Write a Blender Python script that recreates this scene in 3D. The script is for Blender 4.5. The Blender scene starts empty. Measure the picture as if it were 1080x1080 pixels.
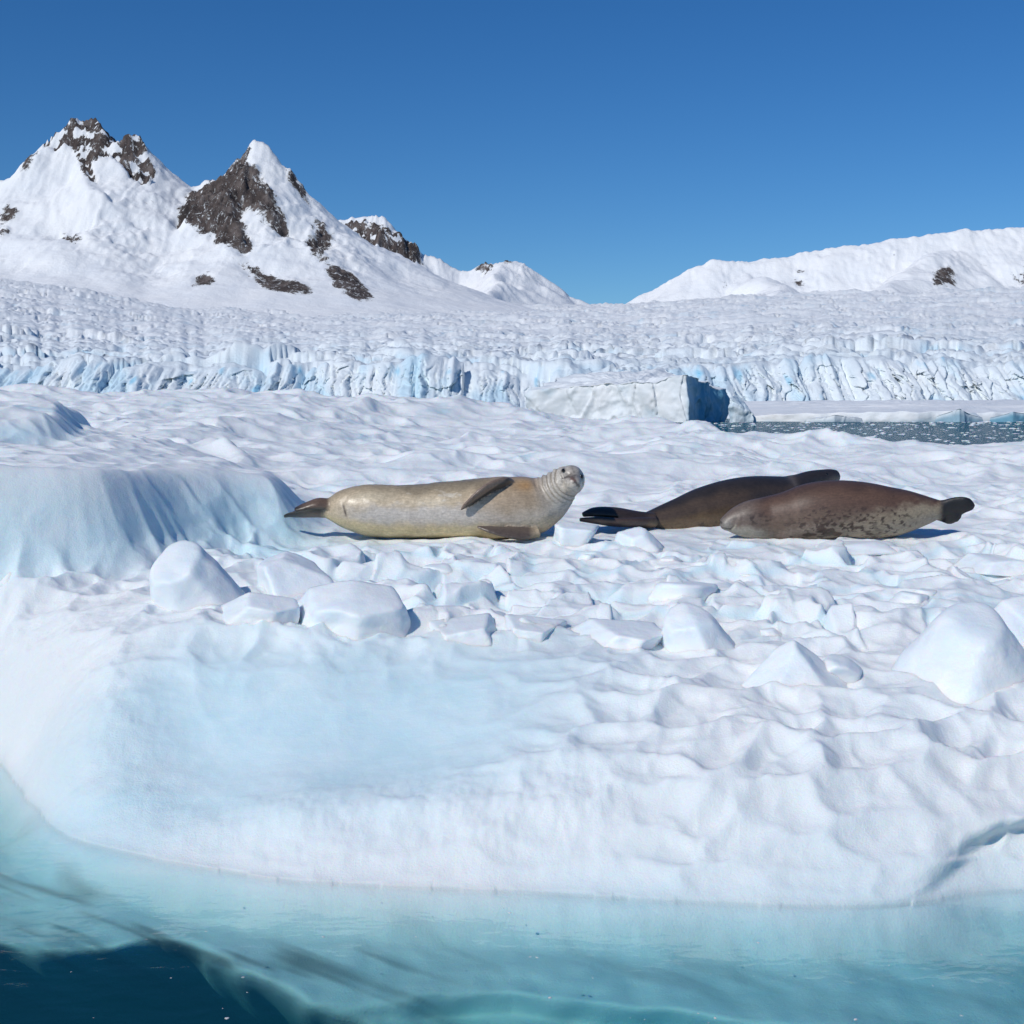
import bpy, bmesh, math, random
import numpy as np
from mathutils import Vector

# ------------------------------------------------------------------ camera, sky, sun
sc = bpy.context.scene
COL = sc.collection
EYE, FOC, HOR = 2.0, 1400.0, 438.0        # eye height in m, focal length and horizon row of the 1080 px photograph

cam = bpy.data.cameras.new('camera')
cam.sensor_width = 36.0
cam.lens = 36.0 * FOC / 1080.0
cam.shift_y = -(540.0 - HOR) / 1080.0
cam.clip_start, cam.clip_end = 0.1, 60000.0
camo = bpy.data.objects.new('camera', cam)
camo.location = (0, 0, EYE)
camo.rotation_euler = (math.radians(90), 0, 0)
COL.objects.link(camo)
sc.camera = camo

SUN_EL, SUN_AZ = math.radians(38), math.radians(180 + 42)   # azimuth clockwise from +Y; behind the camera, to the left
sdir = Vector((math.sin(SUN_AZ) * math.cos(SUN_EL), math.cos(SUN_AZ) * math.cos(SUN_EL), math.sin(SUN_EL)))
sun = bpy.data.lights.new('sun', 'SUN')
sun.energy, sun.angle, sun.color = 3.0, math.radians(0.5), (1.0, 0.965, 0.90)
suno = bpy.data.objects.new('sun', sun)
suno.rotation_euler = (-sdir).to_track_quat('-Z', 'Y').to_euler()
suno.location = (-20, -20, 40)
COL.objects.link(suno)

wd = bpy.data.worlds.new('World')
sc.world = wd
wd.use_nodes = True
nt = wd.node_tree
nt.nodes.clear()
sky = nt.nodes.new('ShaderNodeTexSky')
sky.sky_type = 'NISHITA'
sky.sun_disc = False
sky.sun_elevation, sky.sun_rotation = SUN_EL, SUN_AZ
sky.altitude, sky.air_density, sky.dust_density, sky.ozone_density = 900, 1.0, 0.15, 3.0
bg = nt.nodes.new('ShaderNodeBackground')
bg.inputs['Strength'].default_value = 0.09
out = nt.nodes.new('ShaderNodeOutputWorld')
hs = nt.nodes.new('ShaderNodeHueSaturation')
hs.inputs['Saturation'].default_value = 1.28
nt.links.new(sky.outputs[0], hs.inputs['Color'])
tint = nt.nodes.new('ShaderNodeMix'); tint.data_type = 'RGBA'; tint.blend_type = 'MULTIPLY'
tint.inputs[0].default_value = 1.0
tint.inputs[7].default_value = (0.57, 0.80, 1.0, 1)
nt.links.new(hs.outputs[0], tint.inputs[6])
nt.links.new(tint.outputs[2], bg.inputs['Color'])
nt.links.new(bg.outputs[0], out.inputs['Surface'])

sc.view_settings.view_transform = 'Standard'
sc.view_settings.look = 'None'
sc.view_settings.exposure = -0.07
sc.view_settings.gamma = 1.0
sc.render.engine = 'CYCLES'
sc.cycles.use_denoising = True
sc.cycles.max_bounces = 8
sc.cycles.diffuse_bounces = 4
sc.cycles.glossy_bounces = 3
sc.cycles.transparent_max_bounces = 8
sc.cycles.caustics_reflective = False
sc.cycles.caustics_refractive = False

# ------------------------------------------------------------------ numpy noise
_rs = np.random.RandomState(11)
PERM = np.tile(_rs.permutation(4096), 2)
RND = _rs.rand(4096, 3)
GA = _rs.rand(4096) * 2 * np.pi
GX, GY = np.cos(GA), np.sin(GA)
G3 = _rs.normal(size=(4096, 3)); G3 /= np.linalg.norm(G3, axis=1)[:, None]

def h2(i, j): return PERM[(PERM[i & 4095] + j) & 4095]

def noise2(x, y):
    x = np.asarray(x, float); y = np.asarray(y, float)
    i = np.floor(x).astype(np.int64); j = np.floor(y).astype(np.int64)
    fx, fy = x - i, y - j
    u = fx ** 3 * (fx * (fx * 6 - 15) + 10); v = fy ** 3 * (fy * (fy * 6 - 15) + 10)
    def g(a, b):
        h = h2(i + a, j + b)
        return GX[h] * (fx - a) + GY[h] * (fy - b)
    a = g(0, 0) * (1 - u) + g(1, 0) * u
    b = g(0, 1) * (1 - u) + g(1, 1) * u
    return (a * (1 - v) + b * v) * 1.4

def noise3(p):
    i = np.floor(p).astype(np.int64); f = p - i
    w = f ** 3 * (f * (f * 6 - 15) + 10)
    r = 0
    for a in (0, 1):
        for b in (0, 1):
            for c in (0, 1):
                h = PERM[(h2(i[:, 0] + a, i[:, 1] + b) + i[:, 2] + c) & 4095]
                g = (G3[h] * (f - np.array([a, b, c]))).sum(1)
                r = r + g * (w[:, 0] if a else 1 - w[:, 0]) * (w[:, 1] if b else 1 - w[:, 1]) * (w[:, 2] if c else 1 - w[:, 2])
    return r * 1.4

def fbm2(x, y, o=4, gain=0.5, lac=2.03):
    r, a, s = 0, 1.0, 0.0
    for k in range(o):
        r = r + a * noise2(x + 17.3 * k, y - 9.1 * k); s += a
        a *= gain; x = x * lac; y = y * lac
    return r / s

def fbm3(p, o=4, gain=0.5):
    r, a, s = 0, 1.0, 0.0
    for k in range(o):
        r = r + a * noise3(p + 7.7 * k); s += a
        a *= gain; p = p * 2.03
    return r / s

def ridged(x, y, o=5, gain=0.5):
    r, a, s = 0, 1.0, 0.0
    for k in range(o):
        r = r + a * (1 - np.abs(noise2(x + 31.7 * k, y + 5.3 * k)) * 1.6); s += a
        a *= gain; x = x * 2.07; y = y * 2.07
    return r / s

def voro(x, y, jit=0.95):
    """F1, F2 and a random number per cell."""
    i = np.floor(x).astype(np.int64); j = np.floor(y).astype(np.int64)
    f1 = np.full(x.shape, 9.0); f2 = f1.copy(); cid = np.zeros(x.shape)
    for a in (-1, 0, 1):
        for b in (-1, 0, 1):
            h = h2(i + a, j + b)
            px = i + a + 0.5 + (RND[h, 0] - 0.5) * jit; py = j + b + 0.5 + (RND[h, 1] - 0.5) * jit
            d = np.hypot(px - x, py - y)
            m = d < f1
            f2 = np.where(m, f1, np.minimum(f2, d)); cid = np.where(m, RND[h, 2], cid); f1 = np.where(m, d, f1)
    return f1, f2, cid

def sst(a, b, x):
    t = np.clip((x - a) / (b - a), 0, 1)
    return t * t * (3 - 2 * t)

def W(px, py, Y):
    """photo pixel + depth -> world"""
    return (px - 540.0) * Y / FOC, Y, EYE - (py - HOR) * Y / FOC

def in_poly(px, py, poly):
    r = np.zeros(px.shape, bool)
    n = len(poly)
    for k in range(n):
        x0, y0 = poly[k]; x1, y1 = poly[(k + 1) % n]
        c = ((y0 > py) != (y1 > py))
        if y1 != y0:
            r ^= c & (px < (x1 - x0) * (py - y0) / (y1 - y0) + x0)
    return r

def seg_sdf(X, Y, pts):
    """unsigned distance to a polyline, and parameter-interpolated values of further columns"""
    best = np.full(X.shape, 1e9); val = np.zeros(X.shape); side = np.zeros(X.shape)
    for k in range(len(pts) - 1):
        x0, y0 = pts[k][:2]; x1, y1 = pts[k + 1][:2]
        dx, dy = x1 - x0, y1 - y0
        t = np.clip(((X - x0) * dx + (Y - y0) * dy) / (dx * dx + dy * dy), 0, 1)
        d = np.hypot(X - x0 - t * dx, Y - y0 - t * dy)
        m = d < best - 1e-9
        best = np.where(m, d, best)
        side = np.where(m, np.sign(dx * (Y - y0) - dy * (X - x0)), side)
        if len(pts[k]) > 2:
            val = np.where(m, pts[k][2] * (1 - t) + pts[k + 1][2] * t, val)
    return best, val, side

# ------------------------------------------------------------------ object helpers
def mesh_obj(name, V, F, mat=None, parent=None, smooth=True, attrs=None, loc=None):
    me = bpy.data.meshes.new(name)
    V = np.asarray(V, np.float32); F = np.asarray(F, np.int32)
    k = F.shape[1]
    me.vertices.add(len(V)); me.vertices.foreach_set('co', V.ravel())
    me.loops.add(F.size); me.loops.foreach_set('vertex_index', F.ravel())
    me.polygons.add(len(F))
    me.polygons.foreach_set('loop_start', np.arange(0, F.size, k, dtype=np.int32))
    me.polygons.foreach_set('loop_total', np.full(len(F), k, np.int32))
    me.update(calc_edges=True)
    me.polygons.foreach_set('use_smooth', np.full(len(F), smooth))
    for n, a in (attrs or {}).items():
        a = np.asarray(a, np.float32)
        if a.ndim == 1:
            at = me.attributes.new(n, 'FLOAT', 'POINT'); at.data.foreach_set('value', a)
        else:
            at = me.attributes.new(n, 'FLOAT_COLOR', 'POINT')
            at.data.foreach_set('color', np.concatenate([a, np.ones((len(a), 1), np.float32)], 1).ravel())
    if mat: me.materials.append(mat)
    o = bpy.data.objects.new(name, me)
    COL.objects.link(o)
    if parent: o.parent = parent
    if loc is not None: o.location = loc
    return o

def grid_faces(nr, nc, flip=False):
    a = np.arange(nr * nc).reshape(nr, nc)
    q = np.stack([a[:-1, :-1], a[:-1, 1:], a[1:, 1:], a[1:, :-1]], -1).reshape(-1, 4)
    return q[:, ::-1] if flip else q

def tag(o, label=None, cat=None, group=None, kind=None):
    if label: o['label'] = label
    if cat: o['category'] = cat
    if group: o['group'] = group
    if kind: o['kind'] = kind
    return o

# ------------------------------------------------------------------ materials
class NT:
    def __init__(s, name):
        s.m = bpy.data.materials.new(name); s.m.use_nodes = True
        s.t = s.m.node_tree; s.t.nodes.clear()
        s.out = s.n('ShaderNodeOutputMaterial')
    def n(s, t, **kw):
        nd = s.t.nodes.new(t)
        for k, v in kw.items(): setattr(nd, k, v)
        return nd
    def l(s, a, b): s.t.links.new(a, b)
    def val(s, sock, v):
        if hasattr(v, 'links') or hasattr(v, 'is_output'): s.l(v, sock)
        else: sock.default_value = v
    def attr(s, name, col=False):
        return s.n('ShaderNodeAttribute', attribute_name=name).outputs['Color' if col else 'Fac']
    def coord(s, kind='Object', scale=(1, 1, 1)):
        c = s.n('ShaderNodeTexCoord'); mp = s.n('ShaderNodeMapping')
        mp.inputs['Scale'].default_value = scale
        s.l(c.outputs[kind], mp.inputs['Vector'])
        return mp.outputs[0]
    def noise(s, vec, scale, detail=4, rough=0.55, dist=0.0):
        nd = s.n('ShaderNodeTexNoise')
        nd.inputs['Scale'].default_value = scale; nd.inputs['Detail'].default_value = detail
        nd.inputs['Roughness'].default_value = rough; nd.inputs['Distortion'].default_value = dist
        s.l(vec, nd.inputs['Vector'])
        return nd.outputs['Fac']
    def math(s, op, a, b=0.0, c=None, clamp=False):
        nd = s.n('ShaderNodeMath', operation=op, use_clamp=clamp)
        s.val(nd.inputs[0], a); s.val(nd.inputs[1], b)
        if c is not None: s.val(nd.inputs[2], c)
        return nd.outputs[0]
    def ramp(s, fac, stops):
        nd = s.n('ShaderNodeValToRGB'); r = nd.color_ramp
        while len(r.elements) < len(stops): r.elements.new(0.5)
        for e, (p, c) in zip(r.elements, stops):
            e.position = p; e.color = (*c, 1) if len(c) == 3 else c
        s.l(fac, nd.inputs['Fac'])
        return nd.outputs[0]
    def mix(s, fac, a, b, blend='MIX'):
        nd = s.n('ShaderNodeMix', data_type='RGBA', blend_type=blend)
        s.val(nd.inputs[0], fac)
        s.val(nd.inputs[6], (*a, 1) if isinstance(a, tuple) else a)
        s.val(nd.inputs[7], (*b, 1) if isinstance(b, tuple) else b)
        return nd.outputs[2]
    def bump(s, h, strength=0.3, dist=0.01, normal=None):
        nd = s.n('ShaderNodeBump')
        nd.inputs['Strength'].default_value = strength; nd.inputs['Distance'].default_value = dist
        s.l(h, nd.inputs['Height'])
        if normal is not None: s.l(normal, nd.inputs['Normal'])
        return nd.outputs[0]
    def bsdf(s, color, rough=0.5, normal=None, spec=0.5, sss=0.0, radius=(1, 1, 1), scale=0.05):
        b = s.n('ShaderNodeBsdfPrincipled')
        s.val(b.inputs['Base Color'], (*color, 1) if isinstance(color, tuple) else color)
        s.val(b.inputs['Roughness'], rough)
        s.val(b.inputs['Specular IOR Level'], spec)
        if normal is not None: s.l(normal, b.inputs['Normal'])
        if sss:
            s.val(b.inputs['Subsurface Weight'], sss)
            b.inputs['Subsurface Radius'].default_value = radius
            b.inputs['Subsurface Scale'].default_value = scale
        s.l(b.outputs[0], s.out.inputs['Surface'])
        return b

SNOW, BLUE_ICE = (0.84, 0.865, 0.885), (0.50, 0.735, 0.83)
SSS_W = 0.55

def floe_material():
    n = NT('floe_ice')
    v = n.coord('Object')
    bare_shade, dirt, rough = n.attr('bare_shade'), n.attr('dirt'), n.attr('rough')
    big = n.noise(v, 1.3, 5, 0.6)
    snow = n.ramp(big, [(0.3, (0.79, 0.84, 0.855)), (0.7, (0.875, 0.89, 0.88))])
    ice = n.ramp(n.noise(n.coord('Object', (1, 1, 2.5)), 2.2, 4, 0.6, 0.6), [(0.3, (0.50, 0.75, 0.83)), (0.7, (0.68, 0.84, 0.89))])
    col = n.mix(bare_shade, snow, ice)
    col = n.mix(n.math('MULTIPLY', dirt, 0.85), col, (0.16, 0.16, 0.145))
    fine = n.noise(v, 95, 6, 0.65)
    mid = n.noise(v, 17, 5, 0.55)
    streak = n.noise(n.coord('Object', (5, 26, 26)), 1.0, 4, 0.6, 0.3)
    h = n.math('ADD', n.math('MULTIPLY', fine, n.math('MULTIPLY_ADD', rough, 0.8, 0.16)), n.math('MULTIPLY', mid, n.math('MULTIPLY_ADD', rough, 0.7, 0.35)))
    h = n.math('ADD', h, n.math('MULTIPLY', streak, n.math('MULTIPLY', bare_shade, 0.25)))
    nm = n.bump(h, 0.62, 0.014)
    rg = n.math('MULTIPLY_ADD', bare_shade, -0.22, 0.62)
    n.bsdf(col, rg, nm, 0.35, SSS_W, (0.25, 0.65, 1.0), 0.045)
    return n.m

def chunk_material():
    n = NT('chunk_ice')
    v = n.coord('Object')
    big = n.noise(v, 3.0, 4, 0.55)
    col = n.ramp(big, [(0.3, (0.76, 0.845, 0.885)), (0.6, (0.87, 0.89, 0.895))])
    h = n.math('ADD', n.math('MULTIPLY', n.noise(v, 90, 5, 0.6), 0.3), n.noise(v, 14, 4, 0.5))
    n.bsdf(col, 0.5, n.bump(h, 0.6, 0.012), 0.4, SSS_W, (0.25, 0.65, 1.0), 0.05)
    return n.m

def glacier_material(name, scale, k=1.0):
    n = NT(name)
    v = n.coord('Object')
    blue = n.attr('blue')
    col = n.mix(blue, n.ramp(n.noise(v, scale, 5, 0.6), [(0.3, (0.80, 0.84, 0.86)), (0.7, (0.90, 0.90, 0.895))]), (0.22 * k, 0.58 * k, 0.80 * k))
    h = n.noise(v, scale * 7, 6, 0.65)
    n.bsdf(col, 0.65, n.bump(h, 0.45, 0.9 / (scale * 22)), 0.25)
    return n.m

def mountain_material():
    n = NT('mountain_snow_and_rock')
    v = n.coord('Object')
    rock = n.attr('rock')
    rn = n.noise(n.coord('Object', (1, 1, 0.45)), 0.022, 8, 0.7)
    rc = n.ramp(rn, [(0.30, (0.035, 0.030, 0.030)), (0.5, (0.095, 0.076, 0.070)), (0.68, (0.22, 0.185, 0.17))])
    sn = n.ramp(n.noise(v, 0.008, 5, 0.6), [(0.3, (0.82, 0.84, 0.86)), (0.7, (0.88, 0.88, 0.875))])
    edge = n.math('ADD', rock, n.math('MULTIPLY', n.math('SUBTRACT', n.noise(n.coord('Object', (1, 1, 0.6)), 0.03, 9, 0.78, 0.4), 0.5), 2.3))
    fac = n.ramp(edge, [(0.44, (0, 0, 0)), (0.53, (1, 1, 1))])
    gul = n.ramp(n.noise(n.coord('Object', (1.0, 1.0, 0.32)), 0.075, 8, 0.75, 0.8), [(0.56, (1, 1, 1)), (0.62, (0, 0, 0))])
    fac = n.math('MULTIPLY', fac, gul)
    h = n.math('MULTIPLY', n.noise(v, 0.03, 9, 0.66), n.math('MULTIPLY_ADD', fac, 1.5, 0.5))
    n.bsdf(n.mix(fac, sn, rc), 0.8, n.bump(h, 0.7, 12.0), 0.1)
    return n.m

def water_material():
    n = NT('sea_water')
    v = n.coord('Object', (1.0, 1.6, 1.0))
    h = n.math('ADD', n.noise(v, 2.2, 3, 0.5, 0.4), n.math('MULTIPLY', n.noise(v, 9.0, 3, 0.5, 0.5), 0.22))
    sep = n.n('ShaderNodeSeparateXYZ'); n.l(n.coord('Object'), sep.inputs[0])
    wind = n.math('MULTIPLY_ADD', n.math('SUBTRACT', sep.outputs['Y'], 20.0), 1 / 50.0, 0.0, True)   # calm in the lee of the floe, ruffled beyond it
    h = n.math('MULTIPLY', h, n.math('MULTIPLY_ADD', wind, 45.0, 1.0))
    nm = n.bump(h, 0.5, 0.012)
    geo = n.n('ShaderNodeNewGeometry')
    fr = n.n('ShaderNodeFresnel')      # the same index seen from above and from below
    n.l(n.math('MULTIPLY_ADD', geo.outputs['Backfacing'], 1 / 1.33 - 1.33, 1.33), fr.inputs['IOR'])
    n.l(nm, fr.inputs['Normal'])
    tr = n.n('ShaderNodeBsdfTransparent')
    gl = n.n('ShaderNodeBsdfGlossy'); gl.inputs['Roughness'].default_value = 0.03
    n.l(nm, gl.inputs['Normal'])
    mx = n.n('ShaderNodeMixShader')
    n.l(fr.outputs[0], mx.inputs[0]); n.l(tr.outputs[0], mx.inputs[1]); n.l(gl.outputs[0], mx.inputs[2])
    n.l(mx.outputs[0], n.out.inputs['Surface'])
    va = n.n('ShaderNodeVolumeAbsorption')
    va.inputs['Color'].default_value = (0.02, 0.61, 0.64, 1); va.inputs['Density'].default_value = 1.15
    vs = n.n('ShaderNodeVolumeScatter')
    vs.inputs['Color'].default_value = (0.05, 0.62, 0.85, 1); vs.inputs['Density'].default_value = 0.20
    ad = n.n('ShaderNodeAddShader'); n.l(va.outputs[0], ad.inputs[0]); n.l(vs.outputs[0], ad.inputs[1])
    n.l(ad.outputs[0], n.out.inputs['Volume'])
    return n.m

def seal_material(name, rough=0.34):
    n = NT(name)
    v = n.coord('Object')
    col = n.attr('Col', True)
    hair = n.noise(n.coord('Object', (22, 90, 90)), 1.0, 4, 0.6)
    spk = n.noise(v, 55, 4, 0.6)
    c = n.mix(0.55, col, n.ramp(hair, [(0.3, (0.62, 0.62, 0.62)), (0.7, (1.25, 1.25, 1.25))]), 'MULTIPLY')
    c = n.mix(0.35, c, n.ramp(spk, [(0.35, (0.6, 0.6, 0.6)), (0.65, (1.2, 1.2, 1.2))]), 'MULTIPLY')
    n.bsdf(c, rough, n.bump(n.math('ADD', hair, spk), 0.22, 0.004), 0.55)
    return n.m

M_FLOE, M_CHUNK = floe_material(), chunk_material()
M_GLAC, M_BERG, M_MTN, M_WATER = glacier_material('glacier_ice', 0.02), glacier_material('iceberg_ice', 0.12, 0.72), mountain_material(), water_material()

# ------------------------------------------------------------------ mountains
def massif(name, ridges, Y0, xr, yr, dx, dy, base, spread, namp, rocks, seed, rough_poly=None, flute=0.0, gain=1.0, rthr=(-0.30, 0.10)):
    xs = np.arange(xr[0], xr[1], dx); ys = np.arange(yr[0], yr[1], dy)
    X, Y = np.meshgrid(xs, ys)
    wx = X + 55 * fbm2(X / 330 + seed, Y / 330, 3); wy = Y + 55 * fbm2(X / 330 - seed, Y / 330 + 8, 3)
    low = base - 70 - (Y0 - Y) * 0.105 * (Y < Y0)
    Z = np.full(X.shape, -1e9)
    for ri, (pts, L, p) in enumerate(ridges):
        for k in range(len(pts) - 1):
            (xa, ya, za), (xb, yb, zb) = pts[k], pts[k + 1]
            ddx, ddy = xb - xa, yb - ya
            bw = sst(0, 130, np.hypot(X - (xa + xb) / 2, Y - (ya + yb) / 2) - np.hypot(ddx, ddy) / 2) if ri == 0 else 1.7
            qx = X + (wx - X) * bw; qy = Y + (wy - Y) * bw
            t = np.clip(((qx - xa) * ddx + (qy - ya) * ddy) / (ddx * ddx + ddy * ddy + 1e-9), 0, 1)
            d = np.hypot(qx - xa - t * ddx, qy - ya - t * ddy)
            h = za + (zb - za) * t - base
            z = low + (za + (zb - za) * t - low) * np.exp(-(d / (L * (0.35 + h / 450.0))) ** p)
            Z = np.maximum(Z, z)
    rel = np.clip((Z - base) / 200.0, 0, 1)
    PX = 540 + X * FOC / Y; PY = HOR + (EYE - Z) * FOC / Y
    wpx = PX + 7 * fbm2(X / 70, Z / 70 + Y / 90, 3); wpy = PY + 7 * fbm2(X / 70 + 40, Z / 70 + Y / 90, 3)
    rock = np.zeros(X.shape)
    for poly in rocks:
        m = in_poly(wpx, wpy, poly).astype(float)
        rock = np.maximum(rock, m)
    for _ in range(26):
        r = rock.copy()
        r[1:-1, 1:-1] = (rock[1:-1, 1:-1] * 2 + rock[:-2, 1:-1] + rock[2:, 1:-1] + rock[1:-1, :-2] + rock[1:-1, 2:]) / 6
        rock = r
    rock = rock * gain
    rg = ridged(X / 190 + seed * 3, Y / 190, 6, 0.55) - 0.6
    rgf = ridged(X / 60 + seed, Y / 75, 5, 0.6) - 0.6
    amp = rel * (0.28 + 1.3 * rock)
    if rough_poly:
        rp = np.zeros(X.shape)
        for poly in rough_poly: rp = np.maximum(rp, in_poly(PX, PY, poly))
        amp = amp + rel * rp * 1.3
        rock = np.maximum(rock, rp * sst(rthr[0], rthr[1], fbm2(X / 45 + 3, Y / 30 + Z / 60, 4)))
    Z = Z + namp * amp * rg + namp * 0.35 * amp * rgf
    if flute:
        Z = Z + flute * rel * np.abs(noise2(X / 28 + 2 * noise2(X / 90, Y / 160), Y / 260 + seed))
    front = np.clip((Y0 - Y - 40) / 220, 0, 1) * np.clip(rel * 1.5, 0, 1) * (1 - 0.7 * rock)
    Z = Z + 46 * front * fbm2(X / 300 + seed, Y / 240, 3)
    ice = sst(0.02, 0.22, fbm2(X / 260 + 2 * seed, Y / 300 + 4, 2)) * front
    Z = Z + 20 * ice * (ridged(X / 52, Y / 44 + seed, 4, 0.6) - 0.55)
    Z = Z + 17 * fbm2(X / 130 + 3, Y / 110, 6, 0.58) * np.clip(rel + 0.25, 0, 1)
    V = np.stack([X, Y, Z], -1).reshape(-1, 3)
    o = mesh_obj(name, V, grid_faces(len(ys), len(xs)), M_MTN, attrs={'rock': rock.ravel()})
    return tag(o, kind='structure')

def rl(pts, Y0, jitter=()):
    r = []
    for k, p in enumerate(pts):
        r.append(W(p[0], p[1], Y0 + (p[2] if len(p) > 2 else 0)))
    return r

YL = 4000
left_ridge = rl([(-420, 230), (-250, 205), (-100, 192), (0, 190), (22, 184), (30, 166, 20), (50, 146), (75, 132, 40), (98, 127, 60), (112, 138), (126, 149, -30), (147, 146),
                 (156, 160), (163, 181, 20), (182, 194), (193, 199), (215, 195), (240, 180, -20), (252, 161), (268, 148), (282, 153), (300, 180, 20),
                 (320, 205), (345, 240), (365, 275, -60), (395, 318, -150)], YL)
left_ridges = [
    (left_ridge, 300, 1.0),
    (rl([(100, 150), (96, 205, -220), (90, 262, -420), (60, 312, -700)], YL), 300, 1.3),
    (rl([(30, 190), (0, 240, -260), (-30, 300, -600)], YL), 260, 1.3),
    (rl([(268, 150), (262, 205, -170), (250, 255, -330), (215, 300, -560)], YL), 150, 1.1),
    (rl([(268, 150), (300, 220, -160), (345, 275, -320), (392, 322, -560)], YL), 140, 1.1),
    (rl([(150, 165), (160, 225, -200), (170, 280, -420)], YL), 220, 1.3),
]
left_rocks = [
    [(184, 232), (200, 212), (222, 196), (240, 182), (254, 176), (268, 182), (290, 205), (288, 232), (300, 250), (288, 244), (268, 222), (250, 212), (256, 235), (268, 258), (262, 268), (236, 262), (226, 236), (210, 240), (196, 238)],
    [(240, 180), (252, 162), (262, 150), (262, 166), (250, 186)],
    [(290, 214), (304, 232), (302, 250), (294, 244)],
    [(318, 252), (334, 250), (345, 268), (344, 284), (330, 272)],
    [(344, 284), (356, 282), (380, 296), (394, 316), (372, 314), (352, 298)],
    [(250, 277), (262, 280), (290, 294), (312, 296), (332, 306), (330, 311), (300, 309), (275, 300)],
    [(204, 291), (224, 294), (228, 302), (208, 303)],
    [(0, 216), (16, 220), (16, 228), (0, 226)], [(0, 234), (10, 240), (2, 252), (-12, 246)],
    [(22, 186), (26, 172), (36, 160), (34, 174), (28, 184)],
    [(52, 238), (70, 244), (90, 252), (86, 257), (62, 249)],
    [(148, 204), (160, 208), (170, 222), (160, 216)],
    [(326, 234), (340, 240), (360, 266), (352, 262), (336, 250)],
    [(300, 178), (316, 196), (330, 218), (320, 212), (304, 190)],
]
left_rough = [[(44, 150), (76, 132), (98, 127), (126, 149), (148, 146), (164, 182), (156, 196), (140, 186), (118, 160), (96, 170), (104, 194), (92, 190), (78, 160), (60, 158)]]  # rocky crags; the extra rock also paints in this crest's dark shading
massif('mountain', left_ridges, YL, (-2900, 150), (3050, 4700), 5.0, 6.5, 300.0, 1.0, 60, left_rocks, 3.3, left_rough, 5)

YM = 5200
mid_ridges = [
    (rl([(300, 236), (345, 234), (370, 231), (404, 229), (420, 246), (446, 270), (464, 274), (485, 286), (510, 281), (536, 273), (562, 289), (600, 312), (640, 327)], YM), 260, 1.15),
    (rl([(404, 232), (400, 262, -200), (372, 300, -420)], YM), 150, 1.2),
    (rl([(536, 274), (520, 298, -260), (500, 318, -560)], YM), 330, 1.5),
]
mid_rocks = [[(404, 262), (446, 269), (448, 274), (420, 298), (402, 294)],
             [(480, 289), (510, 282), (528, 279), (512, 289), (496, 288)], [(528, 276), (536, 272), (542, 278), (536, 280)], [(542, 286), (556, 294), (546, 294)]]
mid_rough = [[(358, 236), (404, 239), (440, 261), (424, 294), (372, 284)], [(346, 240), (378, 246), (420, 258), (446, 268), (420, 294), (398, 298), (370, 282), (352, 260)]]
massif('mountain', mid_ridges, YM, (-1100, 520), (4200, 5800), 5.5, 7.0, 405.0, 1.0, 50, mid_rocks, 9.1, mid_rough, 14, rthr=(-0.36, 0.04))

YR = 4600
right_ridges = [
    (rl([(640, 328), (656, 323), (682, 308), (702, 299), (727, 284), (752, 276), (790, 277), (822, 271), (870, 262), (920, 255), (962, 250), (1002, 246), (1042, 242), (1080, 240), (1250, 232), (1500, 240)], YR), 330, 1.3),
    (rl([(790, 284), (812, 302, -300), (820, 315, -600)], YR), 330, 1.5),
    (rl([(1000, 256), (970, 284, -320), (930, 306, -620)], YR), 420, 1.5),
]
right_rocks = [[(752, 303), (764, 297), (772, 296), (760, 306)], [(874, 300), (884, 296), (878, 306)], [(980, 302), (990, 288), (1000, 282), (1012, 290), (1002, 302)],
               [(1036, 282), (1048, 282), (1044, 288)], [(1066, 290), (1086, 286), (1094, 296), (1072, 298)], [(1020, 300), (1032, 298), (1030, 302)]]
right_rough = [[(930, 270), (950, 262), (956, 276), (940, 286)], [(1030, 270), (1080, 262), (1090, 284), (1050, 284)]]
right_rocks = right_rocks + [[(842, 282), (850, 280), (846, 300), (838, 302)], [(936, 268), (952, 264), (948, 276)]]
massif('mountain', right_ridges, YR, (300, 3200), (3500, 5300), 5.5, 7.0, 330.0, 1.0, 42, right_rocks, 5.7, None, 6, gain=0.9)

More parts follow.
